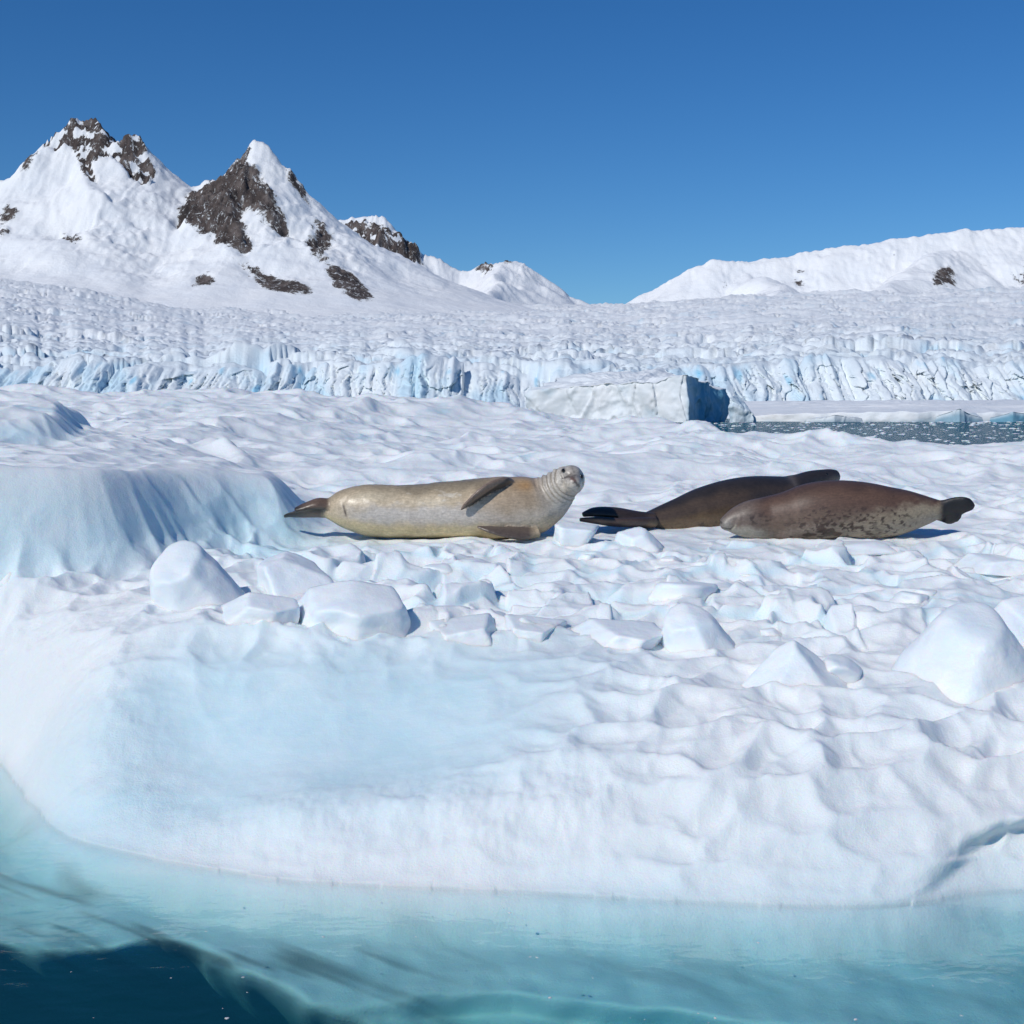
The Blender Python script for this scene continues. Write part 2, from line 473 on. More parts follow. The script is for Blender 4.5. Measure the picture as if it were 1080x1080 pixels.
# ------------------------------------------------------------------ glacier
def glacier():
    pxs = np.linspace(-420, 1500, 1500)
    YF = 900.0
    nf = 110
    yb = [YF]
    while yb[-1] < 4700: yb.append(yb[-1] + 3.2 + (yb[-1] - YF) * 0.0085)
    yb = np.array(yb)
    PX, YY = np.meshgrid(pxs, yb)
    def surf(PX, YY):
        X = (PX - 540) * YY / FOC
        py_back = np.interp(PX, [-400, 0, 100, 200, 330, 640, 800, 1080, 1500], [262, 284, 300, 318, 326, 324, 312, 304, 296])
        py_front = 382 + 8 * np.sin(PX / 83.0) * 0.6 + 13 * fbm2(PX / 80, PX * 0 + 3, 4, 0.6)
        t = (YY - YF) / (4300 - YF)
        py = py_front + (py_back - py_front) * (1 - np.exp(-2.6 * np.sqrt(np.clip(t, 0, 2) * 0.6 + 1e-5) * (0.4 + t))) / (1 - math.exp(-2.6 * math.sqrt(0.6) * 1.4))
        Z = EYE - (py - HOR) * YY / FOC
        far = 1 + (YY - YF) / 1500.0
        wx = X + 22 * fbm2(X / 70, YY / 70, 3); wy = YY + 22 * fbm2(X / 70 + 9, YY / 70, 3)
        f1, f2, c = voro(wx / 60, wy / 18)
        g1, g2, c2 = voro(wx / 90 + 5, wy / 42)
        k1, k2, c3 = voro(wx / 24 + 3, wy / 8)
        zone = 0.10 + 0.75 * sst(-0.15, 0.35, fbm2(X / 420 + 2, YY / 300, 3))
        fr = np.exp(-(YY - YF) / 500)
        zone = np.clip(zone + 0.75 * fr, 0, 1)
        crack = 1 - sst(0.0, 0.22, f2 - f1); crack2 = 1 - sst(0.0, 0.12, g2 - g1)
        crev = ridged(wx / 130, wy / 15, 4, 0.55)
        cw = sst(-0.25, 0.25, fbm2(X / 260 + 7, YY / 200, 3)) * (1 - 0.6 * fr)
        near = np.clip(0.25 + fr, 0, 1)
        D = zone * near * ((c - 0.5) * (4.0 + 12.0 * sst(-0.2, 0.4, fbm2(X / 140 + 31, YY / 120, 2))) - crack * 5.0 + (c3 - 0.5) * 3.2 - 2.0 * (1 - sst(0, .25, k2 - k1))) - 3 * crack2 * zone - 5.0 * cw * sst(0.72, 0.92, crev) + 6 * fbm2(X / 190, YY / 70, 5, 0.58) * far + 2 * (c2 - .5) + 2.0 * fbm2(X / 30, YY / 12, 3)
        blue = np.clip(zone * crack * 0.40 * sst(0.0, 0.4, fbm2(X / 60, YY / 50, 2) + 0.12) + 0.14 * fr, 0, 1)
        return X, Z + D * np.clip(far, 1, 1.6), blue
    X, Z, B = surf(PX, YY)
    Ztop = Z[0].copy()
    # cliff face, rows from sea level to the brink
    tt = np.linspace(0, 1, nf)
    Zf = -3 + (Ztop[None] + 3) * tt[:, None]
    Xf = np.repeat(X[:1], nf, 0)
    wX = Xf + 6 * fbm2(Xf / 18, Zf / 14, 3); wZ = Zf + 5 * fbm2(Xf / 18 + 5, Zf / 14, 3)
    f1, f2, c = voro(wX / 5.5, wZ / 26 + 7)
    g1, g2, c2 = voro(wX / 19 + 3, wZ / 30 + 2)
    big = lambda x: 42 * fbm2(x / 150, x * 0 + 2.2, 3)
    body = np.sin(np.pi * np.clip(tt, 0, 1) ** 0.8)[:, None]
    Yf = YF + big(Xf) - 62 * (1 - tt[:, None]) ** 0.9 + np.clip(body * 1.6, 0, 1) * (11 * (c - .5) + 13 * (c2 - .5) + 2.5 * (1 - sst(0, .25, f2 - f1)) + 5 * fbm2(Xf / 12, Zf / 14, 5, 0.6))
    Zf = Zf + body * (3 * (c - .5) + 4 * (c2 - .5))
    YY = YY + big(X) * np.exp(-(YY - YF) / 90)
    Yf[-1] = YY[0]
    Bf = np.clip(0.12 + 0.32 * sst(0.0, 0.45, fbm2(Xf / 26, Zf / 40 + 5, 4) + 0.10) + 0.5 * sst(0.3, 0.55, fbm2(Xf / 11 + 7, Zf / 22, 3)), 0, 0.9)
    Xall = np.concatenate([Xf, X[1:]]); Yall = np.concatenate([Yf, YY[1:]]); Zall = np.concatenate([Zf, Z[1:]]); Ball = np.concatenate([Bf, B[1:]])
    V = np.stack([Xall, Yall, Zall], -1).reshape(-1, 3)
    o = mesh_obj('glacier', V, grid_faces(len(Xall), len(pxs)), M_GLAC, attrs={'blue': Ball.ravel()})
    tag(o, kind='structure')
glacier()

# ------------------------------------------------------------------ sea
def sea():
    x0, x1, y0, y1, zb = -1500.0, 1700.0, 0.2, 960.0, -5.0
    V = [(x0, y0, 0), (x1, y0, 0), (x1, y1, 0), (x0, y1, 0), (x0, y0, zb), (x1, y0, zb), (x1, y1, zb), (x0, y1, zb)]
    F = [(0, 1, 2, 3), (7, 6, 5, 4), (0, 4, 5, 1), (1, 5, 6, 2), (2, 6, 7, 3), (3, 7, 4, 0)]
    tag(mesh_obj('sea_water', V, F, M_WATER, smooth=False), kind='structure')
    n = NT('seabed_mud'); n.bsdf(n.ramp(n.noise(n.coord('Object'), 0.3, 4), [(0.3, (0.03, 0.04, 0.045)), (0.7, (0.06, 0.07, 0.07))]), 0.9)
    V = [(-3000, -300, -5.3), (3000, -300, -5.3), (3000, 6500, -5.3), (-3000, 6500, -5.3)]
    tag(mesh_obj('seabed', V, [(0, 1, 2, 3)], n.m, smooth=False), kind='structure')
sea()

# ------------------------------------------------------------------ foreground floe: control points (px, py, depth)
CP = []
def col(px, *yy):
    for py, Y in yy: CP.append(W(px, py, Y))
col(-200, (770, 8.6), (700, 8.7), (640, 9.2), (600, 9.6))
col(20, (770, 7.5), (740, 7.6), (690, 8.0), (640, 8.6), (612, 9.0))
col(90, (828, 6.45), (760, 6.9), (700, 7.5), (655, 8.1), (615, 9.0))
col(180, (862, 6.2), (826, 6.42), (760, 6.85), (700, 7.25), (655, 7.75), (630, 8.4), (600, 9.3))
col(300, (872, 6.0), (848, 6.12), (772, 6.62), (700, 7.2), (660, 7.6), (640, 8.2), (600, 9.3), (560, 10.5))
col(420, (870, 5.9), (845, 6.06), (772, 6.55), (710, 7.1), (672, 7.6), (645, 8.2), (605, 9.2), (570, 10.45))
col(540, (864, 5.85), (805, 6.15), (740, 6.65), (695, 7.2), (655, 7.9), (610, 9.1), (570, 10.45), (540, 11.8), (500, 14), (460, 19), (420, 26))
col(680, (866, 5.75), (806, 6.05), (750, 6.5), (700, 7.15), (650, 8.0), (605, 9.2), (572, 10.4), (560, 11.0), (500, 14), (470, 18), (438, 25))
col(800, (865, 5.68), (800, 6.02), (750, 6.5), (700, 7.15), (650, 8.0), (600, 9.3), (573, 10.4), (560, 11.0), (535, 12.0), (500, 14), (475, 17), (456, 20.5))
col(950, (870, 5.66), (800, 6.02), (750, 6.5), (700, 7.15), (650, 8.0), (600, 9.3), (572, 10.35), (555, 11), (520, 13), (492, 15), (467, 19))
col(1090, (855, 5.75), (800, 6.1), (750, 6.55), (700, 7.15), (650, 8.0), (600, 9.3), (562, 10.7), (520, 13), (492, 15.5), (473, 18.5))
col(1300, (855, 5.8), (800, 6.1), (700, 7.15), (650, 8.0), (600, 9.3), (560, 10.7), (520, 13), (490, 15.5), (473, 18.5))
col(300, (535, 11.6), (505, 13.5), (478, 15.5), (455, 18), (428, 21), (407, 24))
col(400, (545, 11.6), (505, 14), (470, 18), (440, 22), (414, 25))
col(190, (560, 10.5), (500, 13), (478, 15), (455, 17), (425, 21), (404, 24))
col(60, (590, 9.6), (540, 11.5), (500, 13.5), (455, 17), (430, 20), (411, 24))
col(-150, (590, 9.6), (540, 11.5), (500, 13.5), (455, 17), (430, 20), (411, 24))
CP = np.array(CP)

def tps_fit(P, lam=0.004):
    n = len(P)
    sc_ = np.array([1.0, 1.0])
    A = np.hypot(P[:, None, 0] - P[None, :, 0], P[:, None, 1] - P[None, :, 1])
    K = np.where(A > 0, A * A * np.log(A + 1e-12), 0) + lam * np.eye(n)
    Q = np.c_[np.ones(n), P[:, :2]]
    M = np.block([[K, Q], [Q.T, np.zeros((3, 3))]])
    return np.linalg.solve(M, np.r_[P[:, 2], 0, 0, 0])
TPS = tps_fit(CP)

def tps_eval(X, Y):
    # work in row-compressed blocks to limit memory
    sh = X.shape; x = X.ravel(); y = Y.ravel(); r = np.empty(x.size)
    for a in range(0, x.size, 60000):
        xx, yy = x[a:a + 60000, None], y[a:a + 60000, None]
        d2 = (xx - CP[None, :, 0]) ** 2 + (yy - CP[None, :, 1]) ** 2
        r[a:a + 60000] = (0.5 * d2 * np.log(d2 + 1e-12)) @ TPS[:-3] + TPS[-3] + TPS[-2] * xx[:, 0] + TPS[-1] * yy[:, 0]
    return r.reshape(sh)

def wl(*pp):
    return [W(px, py, EYE * FOC / (py - HOR))[:2] for px, py in pp]
WATERLINE = [(-9.0, 9.6), (-5.0, 8.5)] + wl((-60, 786), (0, 800), (26, 838), (62, 882), (140, 901), (240, 918), (310, 930), (420, 934), (540, 939), (700, 949), (850, 955), (965, 958), (1080, 952)) + [(3.6, 5.45), (9.0, 5.8)]

MOUND_FRONT = [(-6.0, 8.2), (-4.4, 8.7), (W(0, 0, 8.9)[0], 8.92), (W(110, 0, 9.15)[0], 9.15), (W(160, 0, 9.5)[0], 9.5), (W(205, 0, 10.1)[0], 10.1), (W(240, 0, 10.35)[0], 10.35), (W(266, 0, 10.55)[0], 10.55), (W(318, 0, 10.65)[0], 10.65),
               (W(325, 0, 11.6)[0], 11.6), (W(255, 0, 13.2)[0], 13.2), (W(185, 0, 14.6)[0], 14.6), (W(80, 0, 16.5)[0], 16.5), (W(-60, 0, 18)[0], 18.0), (-9.0, 18.0), (-9.0, 8.0)]
def round_line(P, a, b, n=6):
    Q = np.vstack([P[a:b]]).astype(float)
    for _ in range(2):     # corner cutting
        R = np.empty((2 * (len(Q) - 1), 2)); R[0::2] = Q[:-1] * .75 + Q[1:] * .25; R[1::2] = Q[:-1] * .25 + Q[1:] * .75
        Q = np.vstack([Q[:1], R, Q[-1:]])
    return P[:a] + [tuple(q) for q in Q] + P[b:]
MOUND_FRONT = round_line(MOUND_FRONT, 0, 14)
WATERLINE = round_line(WATERLINE, 1, len(WATERLINE) - 1)
CAP = round_line([(-8.0, 12.0), (W(-60, 0, 12.0)[0], 12.0), (W(40, 0, 12.3)[0], 12.3), (W(88, 0, 13.0)[0], 13.0), (W(70, 0, 15.0)[0], 15.0), (-5.0, 16.5), (-8.0, 16.5), (-8.0, 12.0)], 0, 8)
MOUND_CP = np.array([W(*p) for p in [(-200, 470, 9.2), (-60, 482, 9.2), (0, 497, 9.05), (60, 492, 9.4), (110, 500, 9.35), (160, 503, 9.8), (215, 500, 10.4), (262, 505, 11.15), (312, 514, 11.05),
                                     (40, 470, 11.0), (110, 474, 11.2), (180, 482, 11.6), (250, 492, 12.0), (190, 463, 14.2), (140, 456, 14.5), (75, 446, 15.2), (20, 428, 15.3), (-40, 421, 15.3), (-160, 424, 15.2), (-20, 452, 13.2), (60, 457, 13.6), (-180, 450, 13)]])
def idw(X, Y, P, p=2.6):
    num = 0; den = 0
    for x, y, z in P:
        w = 1 / ((X - x) ** 2 + (Y - y) ** 2 + 0.40) ** (p / 2)
        num = num + w * z; den = den + w
    return num / den

def poly_in(X, Y, poly): return in_poly(X, Y, poly)

def floe_height(X, Y, detail=True):
    Z = tps_eval(X, Y)
    PXp = 540 + X * FOC / Y
    # distance inland from the waterline, and how far the front rises there
    dw, _, _ = seg_sdf(X, Y, WATERLINE)
    land = poly_in(X, Y, WATERLINE + [(30, 60), (-30, 60)])
    e0 = np.where(land, dw, -dw)
    arc = 0.55 * np.exp(-(np.clip(e0, 0, 9) / 0.30))       # runs down the steep front face
    # regional masks
    bowl = np.exp(-(((X + 1.0 - 0.20 * (Y - 6.8)) / 1.45) ** 4 + ((Y - 6.72) / 0.76) ** 4))
    back = sst(10.8, 13.5, Y)
    rim = np.exp(-(seg_sdf(X, Y, [(-4, 8.6), W(20, 0, 7.9)[:2], W(75, 0, 7.1)[:2], W(105, 0, 6.55)[:2], W(200, 0, 6.12)[:2], W(330, 0, 5.98)[:2], W(470, 0, 5.92)[:2], W(600, 0, 5.9)[:2]])[0] / 0.27) ** 2)
    rubble = sst(7.3, 7.9, Y) * (1 - sst(10.0, 10.6, Y)) * sst(-1.9, -0.6, X + 0.25 * (Y - 8))
    wx = X + 0.16 * fbm2(X / 0.6, Y / 0.6, 3); wy = Y + 0.16 * fbm2(X / 0.6 + 9, Y / 0.6, 3)
    Z = Z - 0.11 * np.exp(-(((X + 0.95) / 1.15) ** 4 + ((Y - 6.62) / 0.48) ** 2)) + 0.035 * np.exp(-((Y - 7.62 - 0.08 * np.sin(X * 3) - 0.05 * X) / 0.16) ** 2) * sst(-2.3, -1.9, X) * sst(0.5, 0.1, X)
    # suncups
    f1, f2, c = voro(wx / 0.36, (wy - arc) / 0.29)
    cup = 0.55 * np.minimum(f1, 0.66) ** 2 + 0.14 * (1 - sst(0, 0.55, f2 - f1)) - 0.16
    f1b, f2b, cb = voro(wx / 0.17 + 4, (wy - arc) / 0.15)
    cupb = 0.55 * np.minimum(f1b, .66) ** 2 + 0.14 * (1 - sst(0, 0.55, f2b - f1b)) - 0.16
    bx = X + 0.4 * fbm2(X / 1.5, Y / 1.5, 3); by = Y + 0.4 * fbm2(X / 1.5 + 5, Y / 1.5, 3)
    g1, g2, gc = voro(bx / 0.85 + 2, by / 0.75)
    cupL = 0.6 * np.minimum(g1, .7) ** 2 + 0.16 * (1 - sst(0, 0.6, g2 - g1)) - 0.18
    mod = 0.42 + 1.0 * sst(-0.32, 0.38, fbm2(X / 1.9 + 21, Y / 1.5, 3))
    near_amp = (1 - back) * (1 - 0.93 * bowl) * (0.75 + 0.25 * sst(0.1, 0.8, dw)) * (1 - 0.6 * rim)
    Z = Z + mod * (near_amp * (0.20 * cup + 0.045 * cupb) + back * (0.21 * cupL + 0.08 * cup))
    Z = Z + back * (0.30 * fbm2(X / 2.8, Y / 2.2, 4) + 0.05 * ridged(X / 1.4, Y / 0.9, 3) * sst(14, 20, Y)) + 0.045 * (1 - back) * (1 - 0.8 * bowl) * fbm2(X / 1.1 + 3, Y / 1.0, 4)
    # broken plates between the floe front and the seals
    q1, q2, qc = voro(wx / 0.5 + 11, wy / 0.42 + 3)
    plate = (qc - 0.45) * 0.15 + (RND[(qc * 4095).astype(int), 0] - .5) * 0.35 * (wx / 0.5 % 1 - .5) * 0.3
    pm = sst(0.0, 0.16, q2 - q1)
    Z = Z + rubble * (plate * pm - 0.035 * (1 - pm)) * sst(-0.35, 0.2, fbm2(X / 1.2, Y / 0.8 + 4, 2) + 0.05)
    Z = Z + rim * (0.085 * sst(0.55, -0.6, X) + 0.05 * fbm2(X / 0.45, Y / 0.3, 2) + 0.032 * fbm2(X / 0.17, Y / 0.13, 4, 0.6) * sst(-1.9, -2.4, X))
    Z = Z + (0.006 + 0.012 * rim) * fbm2(X / 0.07, Y / 0.07, 3) * (1 - 0.7 * bowl)
    Z = Z - 0.30 * sst(14.5, 22, Y) * sst(760, 600, PXp)
    Z = Z - 0.15 * np.exp(-((PXp - 815) / 65) ** 2) * sst(14.5, 18.5, Y)
    # seal bed
    bed = sst(9.7, 10.15, Y) * (1 - sst(11.0, 12.2, Y)) * sst(-1.9, -1.5, X) * (1 - sst(3.3, 3.7, X))
    Z = Z * (1 - 0.55 * bed) + 0.55 * bed * (1.045 + 0.03 * cup + np.clip(Y - 10.6, 0, 2) * 0.15)
    # pool of blue ice right of the mound
    pool = np.exp(-(((X + 1.75) / 0.55) ** 2 + ((Y - 10.1) / 0.5) ** 2))
    Z = Z - 0.12 * pool
    trench = np.exp(-(((X + 0.55) / 0.75) ** 2 + ((Y - 8.95) / 0.16) ** 2))
    Z = Z - 0.10 * trench + 0.06 * np.exp(-(((X + 0.3) / 0.9) ** 2 + ((Y - 9.35) / 0.2) ** 2))
    # mound
    inside = poly_in(X, Y, MOUND_FRONT)
    ds, _, _ = seg_sdf(X, Y, MOUND_FRONT)
    ds = np.where(inside, ds, -ds) + 0.05 * fbm2(X / 1.6, Y / 1.6, 2)
    mz = idw(X, Y, MOUND_CP) + (0.08 * cupL + 0.09 * cup + 0.06 * fbm2(X / 0.8, Y / 0.8, 4)) * sst(0.15, 0.7, ds) + 0.02 * fbm2(X / 1.2, Y / 1.2, 2)
    wid = 0.40 + 0.8 * sst(11.3, 12.6, Y)
    fac = sst(-wid * 0.6, wid * 0.9, ds)
    lip = 0.02 * np.exp(-((ds - 0.22) / 0.16) ** 2)
    Zm = Z * (1 - fac) + np.maximum(mz - 0.16 * np.exp(-np.clip(ds, 0, 9) / 0.12), Z) * fac + lip
    d2, _, _ = seg_sdf(X, Y, CAP)
    d2 = np.where(poly_in(X, Y, CAP), d2, -d2) + 0.06 * fbm2(X / 0.8, Y / 0.8, 3)
    Zm = Zm + (0.20 + 0.06 * fbm2(X / 0.7 + 3, Y / 0.7, 3)) * sst(-0.12, 0.22, d2)
    wall = 0.8 * np.exp(-((d2 - 0.02) / 0.14) ** 2) + np.clip(np.exp(-((ds - 0.02) / 0.20) ** 2), 0, 1) * (1 - sst(11.4, 12.4, Y))  # first term: shade of the cap's front, put into the ice colour
    # ramp of snow in front of the wall
    ramp_ = np.exp(-((ds + 0.28) / 0.16) ** 2) * (1 - sst(-2.95, -2.6, X)) * 0.10
    Z = Zm + ramp_
    # shores
    e = e0 + 0.02 * fbm2(X / 0.3, Y / 0.3, 3) + 0.012 * cup * land
    rise = 1 - np.exp(-np.clip(e, 0, 9) / 0.10)
    face = sst(-0.02, 0.60, e) ** 0.55
    Zs = Z * (0.45 * rise + 0.55 * face)
    eo = np.clip(-e, 0, 9)
    yed = np.interp(X, [-9, -2.6, -1.5, -1.15, -0.8, -0.3, 0.4, 1.4, 9], [5.6, 5.5, 5.52, 5.35, 5.0, 4.55, 4.2, 3.9, 3.7]) + 0.20 * fbm2(X / 0.6, Y / 0.9, 3, 0.5)
    foot = -0.012 - 0.15 * sst(0, 0.16, eo) - 0.08 * (1 - np.exp(-2.0 * eo)) - 0.06 * eo + 0.05 * fbm2(X / 0.5, Y / 0.5, 3) * np.clip(eo * 3, 0, 1)
    step = np.interp(X, [-1, 0, 0.6, 1.2, 3], [4.9, 5.02, 4.86, 4.66, 4.5]) + 0.05 * fbm2(X / 0.5 + 8, Y / 0.5, 3)
    foot = foot - 0.10 * sst(0.10, -0.10, Y - step) * sst(-0.9, -0.3, X)
    foot = foot - 2.9 * sst(0.12, -0.75, Y - yed) ** 1.5
    Z2 = np.where(e > 0, Zs, foot)
    # the back shore
    crest = np.interp(PXp, [-400, 300, 560, 700, 800, 1080, 1500], [26, 26, 27, 24.5, 20.0, 18.5, 18.5])
    Z = Z - (0.32 + 0.20 * sst(820, 1000, PXp)) * sst(13.5, 17, Y) * sst(640, 800, PXp)
    Z2 = Z2 * (1 - sst(0, 7, Y - crest)) - 2.5 * sst(0, 7, Y - crest)
    # blue ice with the painted shade of the cap's face, dirt and roughness
    bare_shade = 0.80 * bowl + 0.62 * wall + 0.75 * pool + 0.7 * trench + np.where(e <= 0, 0.45, 0) + 0.55 * rubble * (1 - pm)
    bare_shade = bare_shade + 0.5 * back * sst(0.25, 0.5, fbm2(X / 0.9 + 40, Y / 0.9, 3))
    fr = np.exp(-np.clip(e, 0, 9) / 0.16) * sst(-0.4, 0.5, X)
    bare_shade = np.clip(bare_shade + 0.45 * fr, 0, 1)
    sx, sy = X * 0.80 - Y * 0.60, X * 0.60 + Y * 0.80
    streak = sst(0.12, 0.5, fbm2(sx / 1.1 + 3, sy / 0.16, 3) + 0.12) * np.clip(eo * 5, 0, 1)
    dirt = streak * (0.75 * (1 - sst(-1.2, 0.0, X)) + 0.26)
    dirt = dirt + 0.8 * np.exp(-((Y - yed + 0.05) / 0.16) ** 2) * sst(-0.15, 0.35, fbm2(sx / 0.5, sy / 0.14 + 4, 3)) * (e < 0) * sst(-0.2, -1.0, X)
    dirt = dirt + 0.22 * np.exp(-np.clip(np.abs(e), 0, 9) / 0.02) + 0.3 * np.exp(-(((X + 1.55) / 0.22) ** 2 + ((Y - 10.75) / 0.25) ** 2)) * sst(-0.1, 0.4, fbm2(X / 0.12, Y / 0.12, 3))
    rgh = np.clip(0.35 + 0.75 * rim * sst(-0.9, -1.8, X) - 0.5 * bowl + 0.25 * fbm2(X / 0.9 + 60, Y / 0.9, 3), 0, 1)
    return Z2, bare_shade, np.clip(dirt, 0, 1), rgh, wall, e

def floe():
    pxs = np.linspace(-330, 1410, 980)
    ys = [3.0]
    while ys[-1] < 36:
        y = ys[-1]
        ys.append(y + (0.03 if y < 4.4 else 0.0125 if y < 11.5 else 0.0125 + (y - 11.5) * 0.0042))
    ys = np.array(ys)
    PX, Y = np.meshgrid(pxs, ys)
    X = (PX - 540) * Y / FOC
    xw = np.linspace(-2.3, 4, 200); wq = np.array(WATERLINE)
    wq = wq[wq[:, 0] > -2.6]; wq = wq[np.argsort(wq[:, 0])]
    Y = Y + np.clip(np.interp(X, wq[:, 0], wq[:, 1]) - 5.5, -0.3, 0.7) * (1 - sst(5.9, 9.0, Y))   # rows run along the waterline
    Z, bare_shade, dirt, rgh, wall, e = floe_height(X, Y)
    # undercut wall of the mound and overhanging block at the right of the front
    Yd = Y + 0.0
    Xd = X.copy()
    zc = np.interp(X, [1.2, 1.66, 2.12, 2.7, 4], [0.02, 0.10, 0.27, 0.33, 0.33]) + 0.02 * fbm2(X / 0.35, Y * 0, 2)
    under = (e < 0.7) * (Y < 8) * sst(0, -0.13, Z - zc) * (0.05 + 0.11 * sst(1.5, 2.1, X)) * sst(1.1, 1.6, X)
    # the submerged edge is undercut too: below its lip it recedes under the floe
    under = under + np.where((e < 0) & (Y < 9), np.clip(-0.20 - Z, 0, 3) * 1.7, 0)
    Yd = Yd + under
    V = np.stack([Xd, Yd, Z], -1).reshape(-1, 3)
    o = mesh_obj('ice_floe', V, grid_faces(len(ys), len(pxs)), M_FLOE,
                 attrs={'bare_shade': bare_shade.ravel(), 'dirt': dirt.ravel(), 'rough': rgh.ravel()})
    tag(o, 'huge white ice floe in the foreground carrying the seals, with a turquoise foot under water', 'ice floe')
floe()

def ground(x, y):
    return float(floe_height(np.array([[x]], float), np.array([[y]], float))[0][0, 0])

# ------------------------------------------------------------------ loose ice blocks
def ico(level):
    bm = bmesh.new(); bmesh.ops.create_icosphere(bm, subdivisions=level, radius=1)
    V = np.array([v.co for v in bm.verts]); F = np.array([[v.index for v in f.verts] for f in bm.faces]); bm.free()
    return V, F
ICO = {k: ico(k) for k in (4, 5, 6)}

def rock_shape(planes, level=5, k=16, nz=0.03, ns=3.0, seed=0, tilt=0.0):
    D, F = ICO[level]
    q = np.zeros(len(D))
    for (az, el, d) in planes:
        a, e_ = math.radians(az), math.radians(el)
        nn = np.array([math.sin(a) * math.cos(e_), -math.cos(a) * math.cos(e_), math.sin(e_)])
        c = np.clip(D @ nn, 0, None) / d
        q += c ** k
    r = q ** (-1.0 / k)
    V = D * r[:, None]
    if tilt:
        rg_ = random.Random(seed * 7.3 + 1)
        ax, ay = rg_.uniform(-0.6, 1) * tilt, rg_.choice([-1, 1]) * rg_.uniform(0.5, 1) * tilt
        V = np.c_[V[:, 0], V[:, 1] * math.cos(ax) - V[:, 2] * math.sin(ax), V[:, 1] * math.sin(ax) + V[:, 2] * math.cos(ax)]
        V = np.c_[V[:, 0] * math.cos(ay) + V[:, 2] * math.sin(ay), V[:, 1], -V[:, 0] * math.sin(ay) + V[:, 2] * math.cos(ay)]
    V = V + D * (0.10 * fbm3(V * 1.1 + seed * 1.7, 2))[:, None]
    V = V + D * (nz * fbm3(V * ns + seed, 4))[:, None]
    return V, F

def rand_planes(rng, n=11, flat=0.0):
    r = [(rng.uniform(0, 360), rng.uniform(-10, 55), rng.uniform(0.75, 1.0)) for _ in range(n)]
    return r + [(k * 60 + rng.uniform(-20, 20), rng.uniform(5, 30), rng.uniform(0.82, 1)) for k in range(6)] + [(0, 90, rng.uniform(0.8, 1.0)), (0, -90, 1.0)]

# azimuth 0 faces the camera, 90 faces right, -90 faces left
def chunk(px, pyb, w, h, depth, planes, label, seed, sink=0.32, dy=0.0, level=5, group=None, k=16, nz=0.03, name='ice_chunk', rz=0.0, lean=0.6, cap=0.80, tilt=0.32):
    """px centre, pyb base row, w and h in photo pixels, depth in m; seat it on the floe where the base row meets it"""
    Yc = 12.0
    for Yt in np.arange(5.6, 16.0, 0.04):
        x, y = (px - 540) * Yt / FOC, Yt
        if HOR + (EYE - ground_lut(x, y)) * FOC / Yt <= pyb:
            Yc = Yt; break
    Yc += depth * 0.45 + dy
    x = (px - 540) * Yc / FOC
    s = Yc / FOC
    h = h * 0.86
    planes = [(a, e_ * lean if 0 < e_ < 50 else e_, d * cap if e_ >= 50 else d) for a, e_, d in planes]
    V, F = rock_shape(planes, level, k, nz, 2.5, seed, tilt)
    mn, mx = V.min(0), V.max(0)
    V = (V - (mn + mx) / 2) / ((mx - mn) / 2)
    hz = h * s * (1 + sink) + 0.02
    V = V * np.array([w * s / 2, depth / 2, hz / 2]) + np.array([0, 0, hz / 2])
    z = min(ground_lut(x + a * w * s * 0.42, Yc + b * depth * 0.42) for a in (-1, 0, 1) for b in (-1, 0, 1)) - h * s * sink
    o = mesh_obj(name, V, F, M_CHUNK, loc=(x, Yc, z))
    o.rotation_euler.z = rz
    return tag(o, label, 'ice chunk', group)

# coarse look-up of the floe's height for seating things
_lx = np.arange(-6, 8, 0.05); _ly = np.arange(5.0, 17.0, 0.05)
_LX, _LY = np.meshgrid(_lx, _ly)
_LZ = floe_height(_LX, _LY)[0]
def ground_lut(x, y):
    i = min(max((y - 5.0) / 0.05, 0), len(_ly) - 2); j = min(max((x + 6) / 0.05, 0), len(_lx) - 2)
    a, b = int(i), int(j); u, v = i - a, j - b
    return float(_LZ[a, b] * (1 - u) * (1 - v) + _LZ[a + 1, b] * u * (1 - v) + _LZ[a, b + 1] * (1 - u) * v + _LZ[a + 1, b + 1] * u * v)

S = [(0, -90, 1.0)]
chunk(211, 641, 104, 74, 0.50, S + [(-75, 18, .80), (-30, 12, .85), (15, 14, .8), (60, 40, .70), (95, 38, .78), (150, 20, .9), (210, 20, .9), (-20, 62, .80), (30, 70, .92), (-110, 30, .8)],
      'tall rounded white ice block leaning against the foot of the blue ice wall at left', 1, k=20)
chunk(314, 632, 92, 50, 0.55, S + [(-62, 4, .80), (-100, 10, .9), (25, 48, .62), (70, 52, .66), (110, 20, 1), (180, 15, .9), (-40, 70, .8)],
      'ice wedge with bright left face and grey sloping top, right of the tall block', 2, k=26)
chunk(368, 673, 140, 58, 0.5, S + [(-70, 15, .95), (-20, 20, .72), (30, 28, .72), (75, 30, .9), (110, 30, .9), (180, 10, .9), (0, 62, .72), (40, 75, .8), (-60, 55, .86)],
      'wide white ice block with a faceted front, lowest of the three blocks left', 3, k=22)
chunk(272, 660, 90, 30, 0.35, S + [(-70, 30, .9), (-10, 30, .8), (50, 40, .8), (110, 20, .9), (180, 20, .9), (0, 80, .7)],
      'low pale slab of ice tucked against the left side of the wide faceted block', 4)
chunk(608, 577, 50, 25, 0.26, S + [(-72, -12, .8), (0, 8, .75), (80, -4, .8), (180, 5, .9), (-10, 82, .8), (-120, 0, .9), (40, 0, .9)],
      'small triangular ice chunk between the tan seal and the dark seal tail', 5, sink=0.1, k=30, level=4)
chunk(673, 579, 56, 25, 0.30, S + [(-60, 30, .8), (0, 25, .8), (60, 45, .8), (120, 30, .9), (180, 20, .9), (-20, 70, .8)],
      'small rounded ice chunk lying just before the dark seal', 6, level=4)
